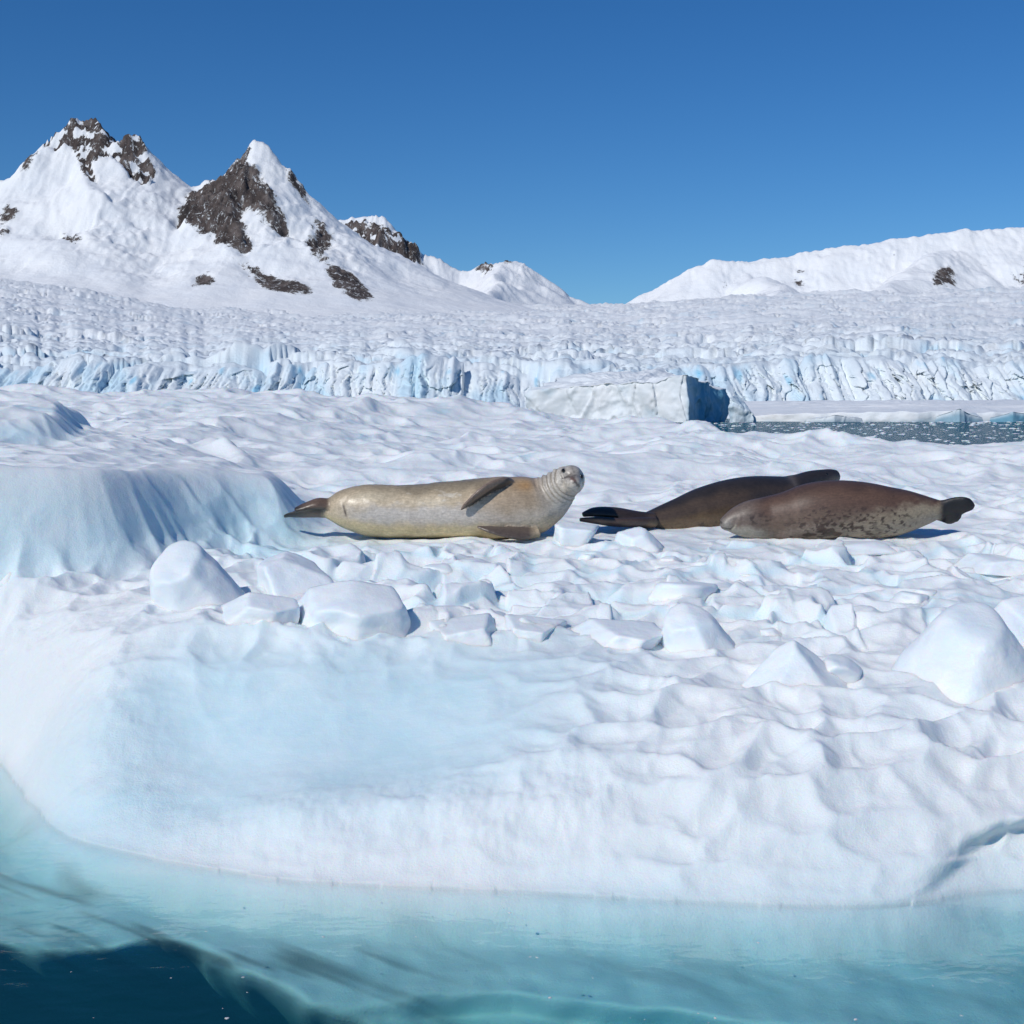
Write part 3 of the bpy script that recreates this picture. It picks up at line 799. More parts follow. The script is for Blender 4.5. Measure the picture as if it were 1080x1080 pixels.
chunk(737, 688, 80, 52, 0.38, S + [(-75, 22, .85), (-20, 20, .72), (35, 26, .74), (80, 36, .8), (130, 30, .9), (180, 20, .9), (240, 20, .9), (-30, 66, .82), (60, 58, .84)],
      'rounded bell shaped ice chunk in the middle, below the brown seal head', 7, k=20)
chunk(838, 735, 136, 52, 0.50, S + [(-62, 44, .58), (-5, 40, .60), (62, 42, .56), (178, 40, .7), (120, 35, .8), (240, 35, .8)],
      'low pyramid shaped white ice chunk with sharp crest, left of the biggest boulder', 8, k=28, lean=0.75, tilt=0.08, cap=0.9)
chunk(1016, 743, 168, 92, 0.85, S + [(-70, 30, .74), (-38, 34, .74), (20, 22, .74), (62, 36, .70), (100, 30, .8), (180, 30, .9), (-10, 66, .86), (240, 30, .9)],
      'biggest white ice boulder with a peaked top at the right edge', 9, k=11, level=6, lean=0.75, cap=0.95, tilt=0.12)
chunk(1076, 690, 96, 62, 0.6, S + [(-65, 38, .72), (-10, 24, .8), (60, 40, .8), (180, 30, .9), (100, 30, .9), (0, 70, .9)],
      'white ice boulder half hidden behind the biggest boulder at the right edge', 10, k=22, lean=0.7)
chunk(646, 686, 112, 29, 0.42, S + [(-60, 25, .8), (-10, 14, .8), (55, 8, .72), (110, 20, .9), (180, 10, .9), (-30, 76, .62), (20, 72, .66)],
      'flat topped ice slab with a dark right end, left of the bell shaped chunk', 11, k=26)
chunk(562, 676, 80, 22, 0.36, S + [(-70, 5, .9), (-5, 20, .8), (60, 20, .9), (180, 10, .9), (0, 78, .6)],
      'flat ice slab right of the narrow blue crack in front of the tan seal', 12, k=26)
chunk(488, 680, 84, 25, 0.40, S + [(-70, 24, .9), (5, 14, .8), (80, 0, .8), (180, 10, .9), (-20, 72, .62)],
      'grey topped ice slab left of the narrow blue crack in front of the tan seal', 13, k=26)
chunk(1050, 612, 84, 20, 0.4, S + [(-70, 20, .9), (0, 12, .8), (70, 20, .9), (180, 20, .9), (0, 78, .7), (-30, 60, .8)],
      'flat white ice slab with blue shadow under it, behind the boulders at right', 14, k=24)
chunk(0, 620, 50, 36, 0.4, S + [(-60, 40, .8), (0, 40, .8), (70, 46, .7), (180, 30, .9), (120, 30, .9)],
      'grey ice lump at the left edge below the blue ice wall', 15)
chunk(772, 600, 60, 11, 0.3, rand_planes(random.Random(5)), 'flat oval ice plate on the rubble just below the brown seal head', 16, level=4)
chunk(902, 588, 84, 11, 0.30, rand_planes(random.Random(6)), 'long low snow lump touching the belly of the brown seal', 17, level=4)
chunk(880, 724, 60, 26, 0.3, rand_planes(random.Random(8)), 'smooth ice lump between the pyramid chunk and the biggest boulder', 18, level=4)
chunk(716, 630, 84, 22, 0.4, rand_planes(random.Random(9)), 'white ice hummock behind the bell shaped chunk', 19, level=4)

rng = random.Random(77)
n_small = 0
tries = 0
while n_small < 18 and tries < 600:
    tries += 1
    px = rng.uniform(400, 1120); py = rng.uniform(588, 676 + (px - 400) * 0.07)
    if any(abs(px - a) < b and c < py < d for a, b, c, d in [(737, 55, 630, 700), (838, 70, 680, 745), (1014, 95, 640, 760), (1076, 70, 630, 700)]): continue
    f = (py - 540) / 150
    w = rng.uniform(22, 56) * (0.6 + 0.6 * f)
    chunk(px, py, w, w * rng.uniform(0.14, 0.26), w * 0.0065 * rng.uniform(0.7, 1.2), rand_planes(rng), 'small white lump of ice lying in the rubble before the seals', rng.uniform(0, 90), sink=0.5, level=4,
          group='small lumps of ice in the rubble before the seals', k=14)
    n_small += 1

# ------------------------------------------------------------------ seals
def catmull(P, n):
    P = np.asarray(P, float)
    Q = np.vstack([2 * P[0] - P[1], P, 2 * P[-1] - P[-2]])
    m = len(P) - 1
    t = np.linspace(0, m, n)
    i = np.minimum(t.astype(int), m - 1); u = (t - i)[:, None]
    a, b, c, d = Q[i], Q[i + 1], Q[i + 2], Q[i + 3]
    return 0.5 * ((2 * b) + (-a + c) * u + (2 * a - 5 * b + 4 * c - d) * u ** 2 + (-a + 3 * b - 3 * c + d) * u ** 3)

def loft(st, n=90, seg=40, axis=(0, 1, 0), flat=0.0):
    """stations (x, y, z, ra, rb): rb along `axis`, ra across it; returns closed V, F(tri/quads as quads+caps)"""
    S_ = catmull(st, n)
    C = S_[:, :3]; ra = np.clip(S_[:, 3], 0.002, None); rb = np.clip(S_[:, 4], 0.002, None)
    T = np.gradient(C, axis=0); T /= np.linalg.norm(T, axis=1)[:, None] + 1e-9
    D = np.asarray(axis, float)[None] - T * (T @ np.asarray(axis, float))[:, None]
    D /= np.linalg.norm(D, axis=1)[:, None] + 1e-9
    N = np.cross(D, T)
    N = np.where(N[:, 2:3] < 0, -N, N)
    th = np.linspace(0, 2 * np.pi, seg, endpoint=False)
    V = C[:, None] + ra[:, None, None] * np.cos(th)[None, :, None] * N[:, None] + rb[:, None, None] * np.sin(th)[None, :, None] * D[:, None]
    V = V.reshape(-1, 3)
    F = []
    for a in range(n - 1):
        for b in range(seg):
            F.append((a * seg + b, a * seg + (b + 1) % seg, (a + 1) * seg + (b + 1) % seg, (a + 1) * seg + b))
    V = np.vstack([V, C[:1], C[-1:]])
    f3 = [(n * seg, (b + 1) % seg, b) for b in range(seg)] + [(n * seg + 1, (n - 1) * seg + b, (n - 1) * seg + (b + 1) % seg) for b in range(seg)]
    return V, F + f3

def blob(c, r, level=3):
    bm = bmesh.new(); bmesh.ops.create_icosphere(bm, subdivisions=level, radius=1)
    V = np.array([v.co for v in bm.verts]) * np.array(r) + np.array(c); F = [tuple(v.index for v in f.verts) for f in bm.faces]; bm.free()
    return V, F

def fuse(parts, voxel, smooth):
    V, F, o = [], [], 0
    for v, f in parts:
        V += [tuple(p) for p in v]; F += [tuple(i + o for i in g) for g in f]; o += len(v)
    me = bpy.data.meshes.new('tmp'); me.from_pydata(V, [], F)
    bm = bmesh.new(); bm.from_mesh(me); bmesh.ops.recalc_face_normals(bm, faces=bm.faces); bm.to_mesh(me); bm.free()
    ob = bpy.data.objects.new('tmp', me); COL.objects.link(ob)
    r = ob.modifiers.new('r', 'REMESH'); r.mode = 'VOXEL'; r.voxel_size = voxel
    s = ob.modifiers.new('s', 'SMOOTH'); s.factor = 0.5; s.iterations = smooth
    dg = bpy.context.evaluated_depsgraph_get()
    m2 = bpy.data.meshes.new_from_object(ob.evaluated_get(dg))
    bpy.data.objects.remove(ob); bpy.data.meshes.remove(me)
    return m2

def mesh_np(me):
    v = np.empty(len(me.vertices) * 3); me.vertices.foreach_get('co', v); v = v.reshape(-1, 3)
    nn = np.empty(len(me.vertices) * 3); me.vertices.foreach_get('normal', nn); nn = nn.reshape(-1, 3)
    return v, nn

def seal(parts, Y0, px0, zb, colour, label, mat, eyes=(), deform=None, dots=()):
    """parts in world metres; origin on the ice below px0"""
    ox = (px0 - 540) * Y0 / FOC
    me = fuse(parts, 0.0085, 7)
    v, nn = mesh_np(me)
    if deform is not None:
        v = deform(v, nn); me.vertices.foreach_set('co', v.ravel())
    C = colour(v, nn)
    v0 = v - np.array([ox, Y0, zb])
    me.vertices.foreach_set('co', v0.ravel()); me.update()
    at = me.attributes.new('Col', 'FLOAT_COLOR', 'POINT')
    at.data.foreach_set('color', np.concatenate([C, np.ones((len(C), 1))], 1).astype(np.float32).ravel())
    me.materials.append(mat); me.materials.append(M_EYE)
    me.polygons.foreach_set('use_smooth', np.full(len(me.polygons), True))
    bm = bmesh.new(); bm.from_mesh(me)
    for (c, r) in eyes:
        g = bmesh.ops.create_icosphere(bm, subdivisions=3, radius=r)
        for q in g['verts']:
            q.co += Vector(c) - Vector((ox, Y0, zb))
        for f in {f for q in g['verts'] for f in q.link_faces}:
            f.material_index = 1; f.smooth = True
    bm.to_mesh(me); bm.free()
    me.name = 'seal'
    o = bpy.data.objects.new('seal', me); COL.objects.link(o)
    o.location = (ox, Y0, zb)
    return tag(o, label, 'seal')

ne = NT('dark_wet_eye'); ne.bsdf((0.006, 0.005, 0.005), 0.08, None, 0.6); M_EYE = ne.m
def mixc(a, b, t):
    return a * (1 - t[:, None]) + np.asarray(b)[None] * t[:, None]
from mathutils.kdtree import KDTree
def kd(P):
    t = KDTree(len(P))
    for k, p in enumerate(P): t.insert(p, k)
    t.balance(); return t
def part_mask(v, part, body, w=0.012):
    a, b = kd(part), kd(body)
    d = np.array([b.find(p)[2] - a.find(p)[2] for p in v])
    return sst(-w, w, d)
def px_of(v): return 540 + v[:, 0] * FOC / v[:, 1], HOR + (EYE - v[:, 2]) * FOC / v[:, 1]

def st(px, py, Y, ra, rb, s=None):
    """station: photo pixel centre, depth, half height in px, half depth in px"""
    k = Y / FOC
    return (*W(px, py, Y), ra * k, rb * k)

# --- tan seal lying on its side, head lifted towards the camera
YA = 10.5
bodyA = [st(337, 537, YA, 4, 4), st(345, 537, YA, 10, 9), st(356, 536.5, YA, 17.5, 16), st(370, 536.5, YA, 23, 22), st(388, 538, YA, 27.2, 26), st(410, 539.5, YA, 28, 27), st(440, 539.5, YA, 28.5, 28),
         st(470, 538, YA, 30, 30), st(500, 536.5, YA, 31.5, 31), st(525, 536, YA, 33, 32), st(546, 535.5, YA, 33, 31), st(563, 532.5, YA, 31, 28), st(577, 526, YA, 26, 23), st(588, 516.5, YA - .03, 21, 19), st(596, 507.5, YA - .06, 17, 16), st(601, 502.5, YA - .10, 13, 13)]
headA = [blob(W(603, 506.5, YA - .07), (0.103, 0.125, 0.118)), blob(W(604.5, 509.0, YA - .20), (0.070, 0.085, 0.060)), blob(W(604, 514, YA - .15), (0.075, 0.09, 0.055)), blob(W(602.5, 500.5, YA - 0.08), (0.090, 0.11, 0.075))]
flipA = loft([st(538, 510, YA - .10, 5, 7), st(528, 510.5, YA - .17, 4.6, 9), st(513, 516, YA - .235, 3.6, 9.5), st(501, 524.5, YA - .265, 3.0, 8.0), st(491, 533, YA - .275, 2.2, 5), st(486, 538, YA - .275, 1.2, 2)], 40, 24, axis=(0.45, -0.35, 0.62))
flipA2 = loft([st(566, 560, YA - .14, 5, 9), st(550, 562.5, YA - .22, 4, 10), st(533, 561.5, YA - .275, 3.0, 9), st(518, 558.5, YA - .29, 2.4, 6.5), st(503, 555.5, YA - .28, 1.3, 2)], 40, 24, axis=(0.1, -0.75, -0.45))
hindA = [loft([st(350, 533, YA - .02, 6, 8), st(336, 531, YA - .05, 5, 8), st(322, 534.5, YA - .06, 3.5, 7), st(311, 538, YA - .06, 2, 4)], 30, 20, axis=(0.1, 1, 0.5)),
         loft([st(350, 540, YA, 6, 8), st(334, 541, YA, 4.5, 9), st(318, 542, YA, 3.2, 9), st(306, 543, YA, 2.0, 6), st(299, 545, YA, 1.2, 3)], 30, 20, axis=(0.1, 1, -0.4))]

loftA = loft(bodyA, 120, 48)
def deformA(v, nn):
    px, py = px_of(v)
    # neck folds: distance from the head centre
    d = np.hypot(px - 606, py - 503)
    d = d + 1.6 * fbm3(v * 6, 2); wr = np.where((d > 17) & (d < 44), np.sin(((d - 17) / 4.6) ** 0.92 * 2 * np.pi), 0) * (0.6 + 0.8 * np.clip(fbm3(v * 5 + 3, 2) + 0.4, 0, 1)) * sst(17, 21, d) * (1 - sst(34, 44, d))
    wr = wr * sst(536, 522, py) * (nn[:, 1] < 0.3)
    v = v + nn * (0.0055 * wr)[:, None]
    # slit on the belly, mouth
    sl = np.exp(-((px - (363.5 + (py - 538) * 0.28)) / 1.3) ** 2 - ((py - 538.5) / 7.0) ** 4) * (v[:, 1] < YA)
    v = v - nn * (0.006 * sl)[:, None]
    v = v + nn * (0.006 * fbm3(v * 9, 3))[:, None]
    return v

def colA(v, nn):
    px, py = px_of(v)
    n1 = fbm3(v * 7, 4); n2 = fbm3(v * np.array([14, 14, 30]) + 5, 4); n3 = fbm3(v * 45, 3)
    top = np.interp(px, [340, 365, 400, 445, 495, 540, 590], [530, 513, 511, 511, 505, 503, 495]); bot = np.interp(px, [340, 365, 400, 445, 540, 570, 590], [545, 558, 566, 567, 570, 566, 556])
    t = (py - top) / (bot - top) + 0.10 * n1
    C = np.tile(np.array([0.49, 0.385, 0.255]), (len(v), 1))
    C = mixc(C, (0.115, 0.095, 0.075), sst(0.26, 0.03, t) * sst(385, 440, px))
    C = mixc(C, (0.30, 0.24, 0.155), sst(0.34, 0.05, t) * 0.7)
    C = mixc(C, (0.58, 0.50, 0.36), np.exp(-(((px - 392) / 24) ** 2 + ((py - 524) / 6) ** 2)) * 0.5 + np.exp(-(((px - 455) / 26) ** 2 + ((py - 530) / 5) ** 2)) * 0.35)  # golden gloss highlights painted into the flank colour
    C = mixc(C, (0.50, 0.455, 0.41), 0.85 * sst(0.30, 0.56, t + 0.10 * n2 + 0.08 * n1) * sst(0.88, 0.62, t + 0.08 * n2) * sst(345, 385, px + 8 * n1) * (1 - 0.3 * sst(500, 560, px)))
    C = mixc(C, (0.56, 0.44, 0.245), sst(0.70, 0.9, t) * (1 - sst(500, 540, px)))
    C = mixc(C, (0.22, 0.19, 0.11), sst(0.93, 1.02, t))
    ch = sst(485, 535, px + 20 * n1) * (1 - sst(575, 592, px))
    C = mixc(C, (0.34, 0.25, 0.165), ch * sst(0.75, 0.45, t) * 0.85)
    C = mixc(C, (0.36, 0.20, 0.075), np.exp(-(((px - 555) / 13) ** 2 + ((py - 512) / 6) ** 2)) * 0.75)
    C = mixc(C, (0.62, 0.56, 0.46), sst(0.12, 0.35, n2) * sst(405, 430, px) * sst(540, 470, px) * sst(0.10, 0.25, t) * sst(0.5, 0.3, t) * 0.7)  # mottled sheen along the upper side, painted into the fur colour
    hd = np.hypot(px - 604, py - 505)
    C = mixc(C, (0.50, 0.46, 0.40), sst(50, 25, hd) * 0.85)
    C = mixc(C, (0.17, 0.13, 0.085), np.where((hd > 17) & (hd < 44), np.clip(-np.sin((np.hypot(px - 606, py - 503) - 17) / 4.6 * 2 * np.pi), 0, 1), 0) * sst(536, 524, py) * sst(44, 30, hd) * 0.75)
    # face
    def seg(p, q, w):
        dx, dy = q[0] - p[0], q[1] - p[1]
        tt = np.clip(((px - p[0]) * dx + (py - p[1]) * dy) / (dx * dx + dy * dy), 0, 1)
        return np.exp(-(np.hypot(px - p[0] - tt * dx, py - p[1] - tt * dy) / w) ** 2) * (v[:, 1] < YA - 0.02)
    C = mixc(C, (0.36, 0.32, 0.28), sst(16, 8, np.hypot(px - 604, py - 497)) * 0.6)
    C = mixc(C, (0.05, 0.04, 0.035), np.clip(seg((593, 505), (599, 502.5), 1.0) + seg((599, 502.5), (604, 503.5), 1.4) + seg((604, 503), (606.5, 508), 1.5) + seg((606.5, 508), (610.5, 513), 1.2), 0, 1) * 0.9)
    C = mixc(C, (0.16, 0.045, 0.035), np.clip(seg((602.5, 504.5), (606, 506.5), 1.3), 0, 1) * 0.8)
    C = mixc(C, (0.04, 0.035, 0.03), np.clip(seg((601.0, 500.2), (602.2, 499.4), 0.8) + seg((605.6, 501.6), (606.6, 501.6), 0.8), 0, 1) * 0.8)
    C = mixc(C, (0.16, 0.135, 0.11), sst(0.05, 0.3, n3) * sst(20, 10, hd) * 0.5)
    C = mixc(C, (0.04, 0.035, 0.03), np.clip(seg((603, 492), (605, 498), 0.9), 0, 1) * 0.35)
    C = mixc(C, (0.03, 0.026, 0.022), np.clip(seg((593.0, 497.0), (594.6, 495.0), 1.5) + seg((613.6, 501.2), (614.2, 504.2), 1.4), 0, 1))
    C = mixc(C, (0.15, 0.12, 0.10), np.exp(-(((px - 604.5) / 6.5) ** 2 + ((py - 502.5) / 5) ** 2)) * (v[:, 1] < YA - 0.05) * 0.55)
    C = mixc(C, (0.05, 0.042, 0.036), sst(0.16, 0.3, n3) * np.exp(-(((px - 604) / 9) ** 2 + ((py - 508) / 6) ** 2)) * 0.5)
    # flippers
    f1 = part_mask(v, flipA[0], loftA[0], 0.010) * sst(545, 532, px)
    C = mixc(C, (0.19, 0.135, 0.10), f1)
    C = mixc(C, (0.045, 0.038, 0.033), f1 * sst(-0.1, 0.4, nn[:, 2] * 0 - 0.62 * (px - 511) * 0.0 + ((px - 485) * 0.68 + (py - 538) * 1.0) / 5.0))
    f2 = part_mask(v, flipA2[0], loftA[0], 0.012) * sst(570, 556, px)
    C = mixc(C, (0.10, 0.075, 0.06), f2)
    h = part_mask(v, np.vstack([q[0] for q in hindA]), loftA[0], 0.015) * sst(356, 346, px)
    C = mixc(C, (0.13, 0.085, 0.06), h); C = mixc(C, (0.03, 0.025, 0.022), h * sst(330, 306, px))
    C = mixc(C, (0.03, 0.026, 0.02), h * np.exp(-((py - 538 + (343 - px) * 0.05) / 1.6) ** 2) * 0.8)
    sl = np.exp(-((px - (363.5 + (py - 538) * 0.28)) / 1.0) ** 2 - ((py - 538.5) / 7.0) ** 4) * (v[:, 1] < YA)
    C = mixc(C, (0.07, 0.05, 0.04), sl)
    return np.clip(1.2 * C * (1 + 0.20 * n1 + 0.14 * n3)[:, None], 0.01, 0.8)

eyesA = [(W(593.9, 496.0, YA - .158), 0.0135), (W(613.4, 502.6, YA - .145), 0.0135)]
zA = ground(W(460, 0, YA)[0], YA)
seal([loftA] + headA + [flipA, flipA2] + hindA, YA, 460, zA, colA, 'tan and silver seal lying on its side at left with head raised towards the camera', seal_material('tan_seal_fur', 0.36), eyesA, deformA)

# --- dark seal behind, stretching away to the right
def YBf(px): return 10.95 + (px - 680) / 205.0 * 0.75
def stb(px, py, ra, rb): return st(px, py, YBf(px), ra, rb)
bodyB = [stb(668, 550.5, 4, 5), stb(680, 550, 9, 10), stb(696, 549, 15, 15), stb(718, 545, 20.5, 20), stb(740, 540, 25.5, 24), stb(762, 536.5, 29, 27), stb(785, 533, 30, 29), stb(808, 530, 28.5, 28), stb(828, 524, 23, 23), stb(842, 516, 17, 17), stb(854, 508, 11.5, 12), stb(866, 505, 9.8, 11), stb(876, 503, 8.5, 9), stb(883, 501.5, 6.0, 6)]
headB = [blob(W(866, 504.5, YBf(866)), (0.095, 0.09, 0.078)), blob(W(879, 501.5, YBf(879)), (0.055, 0.058, 0.052))]
hindB = [loft([st(690, 547, 10.9, 6, 7), st(672, 545, 10.85, 5.5, 9), st(650, 541, 10.8, 5.0, 10), st(628, 540, 10.78, 4.2, 9), st(614, 543, 10.78, 2.2, 4)], 36, 22, axis=(0, 1, 0.35)),
         loft([st(690, 551, 10.85, 6, 7), st(672, 551, 10.75, 5, 9), st(650, 551, 10.68, 4.5, 10), st(630, 549, 10.66, 3.6, 9), st(611, 548, 10.66, 1.8, 4)], 36, 22, axis=(0, 1, -0.3))]
def colB(v, nn):
    px, py = px_of(v)
    n1 = fbm3(v * 6, 4); n2 = fbm3(v * np.array([30, 30, 30]), 3)
    top = np.interp(px, [680, 718, 760, 803, 840, 880], [540, 525, 508, 502, 500, 494]); bot = np.interp(px, [680, 700, 773, 880], [556, 564, 566, 566])
    t = (py - top) / (bot - top) + 0.12 * n1
    C = np.tile(np.array([0.075, 0.050, 0.034]), (len(v), 1))
    C = mixc(C, (0.032, 0.026, 0.024), sst(0.30, 0.08, t))
    C = mixc(C, (0.185, 0.120, 0.062), sst(0.40, 0.85, t))
    C = mixc(C, (0.035, 0.025, 0.020), sst(0.15, 0.3, n2) * sst(0.6, 0.8, t) * 0.7)
    C = mixc(C, (0.03, 0.026, 0.025), sst(782, 800, px) * sst(826, 812, px) * sst(0.1, 0.3, t) * 0.7)
    C = mixc(C, (0.14, 0.115, 0.10), np.exp(-((px - 836 - (py - 506) * 0.8) / 5) ** 2) * 0.6)
    C = mixc(C, (0.028, 0.024, 0.024), sst(836, 848, px))
    C = mixc(C, (0.13, 0.10, 0.085), np.exp(-(((px - 880) / 5) ** 2 + ((py - 505) / 4) ** 2)) * 0.6)
    h = sst(688, 678, px)
    C = mixc(C, (0.038, 0.026, 0.022), h)
    C = mixc(C, (0.12, 0.075, 0.055), h * np.exp(-((py - 550) / 3) ** 2) * 0.6)
    return np.clip(1.1 * C * (1 + 0.25 * n1 + 0.2 * n2)[:, None], 0.008, 0.8)
eyesB = [(W(872, 500.5, YBf(872) - .083), 0.013)]
seal([loft(bodyB, 110, 44)] + headB + hindB, 11.2, 760, ground(W(760, 0, 11.2)[0], 11.2), colB, 'dark brown seal lying half behind the mottled seal, head pointing right', seal_material('dark_seal_fur', 0.42), eyesB)

# --- mottled brown seal in front on the right
YC = 10.45
bodyC = [st(760, 552, YC - .05, 4, 5), st(767, 551, YC - .05, 9.5, 9), st(778, 549.5, YC - .04, 16, 14), st(792, 548, YC - .03, 20.5, 18), st(810, 547, YC, 23.5, 22), st(832, 545, YC, 27, 26), st(856, 540, YC, 30.5, 30), st(882, 537.5, YC, 31, 31), st(908, 538.5, YC, 30.5, 30),
         st(934, 540, YC, 27.5, 27), st(956, 539, YC, 22.5, 22), st(975, 538, YC, 16, 16), st(990, 537, YC, 10, 11), st(1000, 537, YC, 6.5, 8)]
headC = [blob(W(767.5, 553, YC - .06), (0.062, 0.062, 0.052)), blob(W(782, 549, YC - .04), (0.11, 0.11, 0.12))]
hindC = [loft([st(984, 536, YC - .02, 7, 8), st(996, 535.5, YC - .04, 5, 9), st(1008, 533.5, YC - .06, 4, 10), st(1018, 533, YC - .08, 3.6, 9.5), st(1024, 534.5, YC - .08, 3.2, 6), st(1027, 536, YC - .08, 1.5, 3)], 36, 24, axis=(0.1, -0.35, 1)),
         loft([st(984, 540, YC, 6, 8), st(994, 541.5, YC + .02, 4.5, 9), st(1003, 544, YC - .03, 4, 9.5), st(1009, 546, YC - .04, 3, 7), st(1012, 548, YC - .04, 1.5, 3.5)], 36, 24, axis=(0.4, -0.3, 1))]
loftC = loft(bodyC, 110, 44)
def colC(v, nn):
    px, py = px_of(v)
    n1 = fbm3(v * 6, 4); n2 = fbm3(v * np.array([26, 26, 34]) + 3, 3); n3 = fbm3(v * np.array([13, 13, 20]) + 9, 3); n4 = fbm3(v * 60, 2)
    top = np.interp(px, [759, 782, 803, 824, 845, 867, 913, 939, 965, 995], [551, 531, 524, 521, 512, 508, 509, 513, 519, 530]); bot = np.interp(px, [764, 777, 803, 837, 931, 973, 995], [559, 566, 569, 571, 569, 553, 544])
    t = (py - top) / (bot - top) + 0.10 * n1
    C = np.tile(np.array([0.135, 0.074, 0.050]), (len(v), 1))
    C = mixc(C, (0.085, 0.050, 0.040), sst(0.22, 0.05, t) * 0.7)
    C = mixc(C, (0.185, 0.125, 0.092), sst(0.35, 0.6, t) * 0.7)
    cream = sst(0.30, 0.70, t + (px - 940) / 160.0 * 0.8 + 0.25 * n3)
    C = mixc(C, (0.41, 0.325, 0.225), cream * sst(850, 905, px) * 0.85)
    C = mixc(C, (0.42, 0.34, 0.27), sst(0.62, 0.85, t + 0.2 * n3) * sst(800, 850, px) * (0.5 + 0.5 * sst(-0.1, 0.2, n2)) * 0.7)
    C = mixc(C, (0.060, 0.032, 0.024), sst(0.10, 0.24, n2) * sst(0.30, 0.52, t) * sst(0.97, 0.9, t - 0.06) * sst(825, 860, px) * sst(985, 950, px) * 0.92)
    C = mixc(C, (0.065, 0.036, 0.027), sst(0.0, 0.16, n3 + 0.3 * n2) * sst(0.55, 0.72, t) * sst(800, 840, px) * sst(950, 900, px) * 0.9)
    # head: grey brown with dark blotches behind the eye and a pale muzzle and jaw
    C = mixc(C, (0.19, 0.14, 0.115), sst(812, 785, px) * 0.8)
    C = mixc(C, (0.040, 0.022, 0.016), sst(-0.06, 0.12, n2) * np.exp(-(((px - 799) / 17) ** 2 + ((py - 548) / 6) ** 2)) * 1.0)
    C = mixc(C, (0.45, 0.40, 0.33), sst(0.62, 0.85, t + 0.1 * n1) * sst(818, 795, px) * 0.8)
    C = mixc(C, (0.33, 0.30, 0.265), np.exp(-(((px - 766) / 7) ** 2 + ((py - 553) / 6) ** 2)) * 0.75)
    def seg(p, q, w):
        dx, dy = q[0] - p[0], q[1] - p[1]
        tt = np.clip(((px - p[0]) * dx + (py - p[1]) * dy) / (dx * dx + dy * dy), 0, 1)
        return np.exp(-(np.hypot(px - p[0] - tt * dx, py - p[1] - tt * dy) / w) ** 2) * (v[:, 1] < YC + 0.02)
    C = mixc(C, (0.04, 0.03, 0.025), np.clip(seg((762, 556.5), (770, 558), 0.8) + seg((770, 558), (776, 554), 0.8), 0, 1) * 0.8)
    C = mixc(C, (0.62, 0.55, 0.42), np.clip(seg((776, 554), (772, 559.5), 0.9), 0, 1) * 0.7)
    C = mixc(C, (0.04, 0.03, 0.025), seg((774, 546), (776, 545.6), 1.3) * 0.8)
    C = mixc(C, (0.03, 0.025, 0.022), seg((760.2, 550.5), (761, 551.5), 1.0) * 0.9)
    h = sst(988, 996, px + 2 * n4)
    C = mixc(C, (0.013, 0.012, 0.013), h)
    return np.clip(np.array([0.92, 0.94, 0.92]) * C * (1 + 0.26 * n1 + 0.2 * n4)[:, None], 0.008, 0.8)
eyesC = []
seal([loftC] + headC + hindC, YC, 880, ground(W(880, 0, YC)[0], YC), colC, 'brown seal with cream and dark mottled flank lying in front, head resting to the left', seal_material('mottled_seal_fur', 0.47), eyesC)

# ------------------------------------------------------------------ iceberg and far ice
def footprint_berg(name, poly, heights, zfun=None, nz=1.0, rows=46, per=420, blue=None, label=None, cat='iceberg', seed=0, zb=-2.0, mat=None, round_=1.0):
    poly = np.array(poly, float); hs = np.array(heights, float)
    P = np.vstack([poly, poly[:1]]); H = np.r_[hs, hs[:1]]
    L = np.r_[0, np.cumsum(np.hypot(*np.diff(P, axis=0).T))]
    s = np.linspace(0, L[-1], per, endpoint=False)
    bx, by, bh = np.interp(s, L, P[:, 0]), np.interp(s, L, P[:, 1]), np.interp(s, L, H)
    cx, cy = poly.mean(0)
    bh = bh + nz * 0.8 * fbm2(s / 9.0 + seed * 5, s * 0 + seed, 3)
    rx, ry = bx - cx, by - cy; rr = np.hypot(rx, ry); rx, ry = rx / rr, ry / rr
    V, B = [], []
    for k in range(rows):
        t = k / (rows - 1); z = zb + (bh - zb) * t
        p = np.c_[bx, by, z]
        d = nz * (1.6 * fbm3(p * 0.09 + seed, 4) + 0.28 * fbm3(p * np.array([.6, .6, .25]) + seed, 3) - 0.45 * np.clip(np.abs(noise3(p * np.array([.16, .16, .07]) + seed * 2)) - 0.0, 0, 0.12) / 0.12) - round_ * t ** 6
        V.append(np.c_[bx + rx * d, by + ry * d, z + 0 * d]); B.append(np.full(per, t))
    ci = 40
    hc = hs.mean()
    for k in range(1, ci + 1):
        q = 1 - k / ci
        x = cx + (bx - cx) * q; y = cy + (by - cy) * q; z = bh * q + hc * (1 - q)
        p = np.c_[x, y, z]
        d0 = nz * (1.6 * fbm3(np.c_[bx, by, bh] * 0.09 + seed, 4) + 0.7 * fbm3(np.c_[bx, by, bh] * np.array([.5, .5, .25]) + seed, 3)) - round_
        zz = z + nz * 0.9 * fbm3(p * 0.12 + seed, 4) * min(1, 4 * (1 - q)) + 0.25 * nz * fbm3(p * 0.6, 3) * min(1, 4 * (1 - q)) + round_ * 0.25 * min(1, 6 * (1 - q))
        V.append(np.c_[x + rx * d0 * q, y + ry * d0 * q, zz]); B.append(np.full(per, 1.0))
    n = len(V)
    V = np.array(V); 
    a = np.arange(n * per).reshape(n, per); a = np.c_[a, a[:, :1]]
    F = np.stack([a[:-1, :-1], a[:-1, 1:], a[1:, 1:], a[1:, :-1]], -1).reshape(-1, 4)
    V = V.reshape(-1, 3)
    bl = blue(V, np.array(B).ravel()) if blue else np.full(len(V), 0.1)
    o = mesh_obj(name, V - np.array([cx, cy, 0]), F, mat or M_BERG, attrs={'blue': np.clip(bl, 0, 1)}, loc=(cx, cy, 0))
    return tag(o, label, cat)

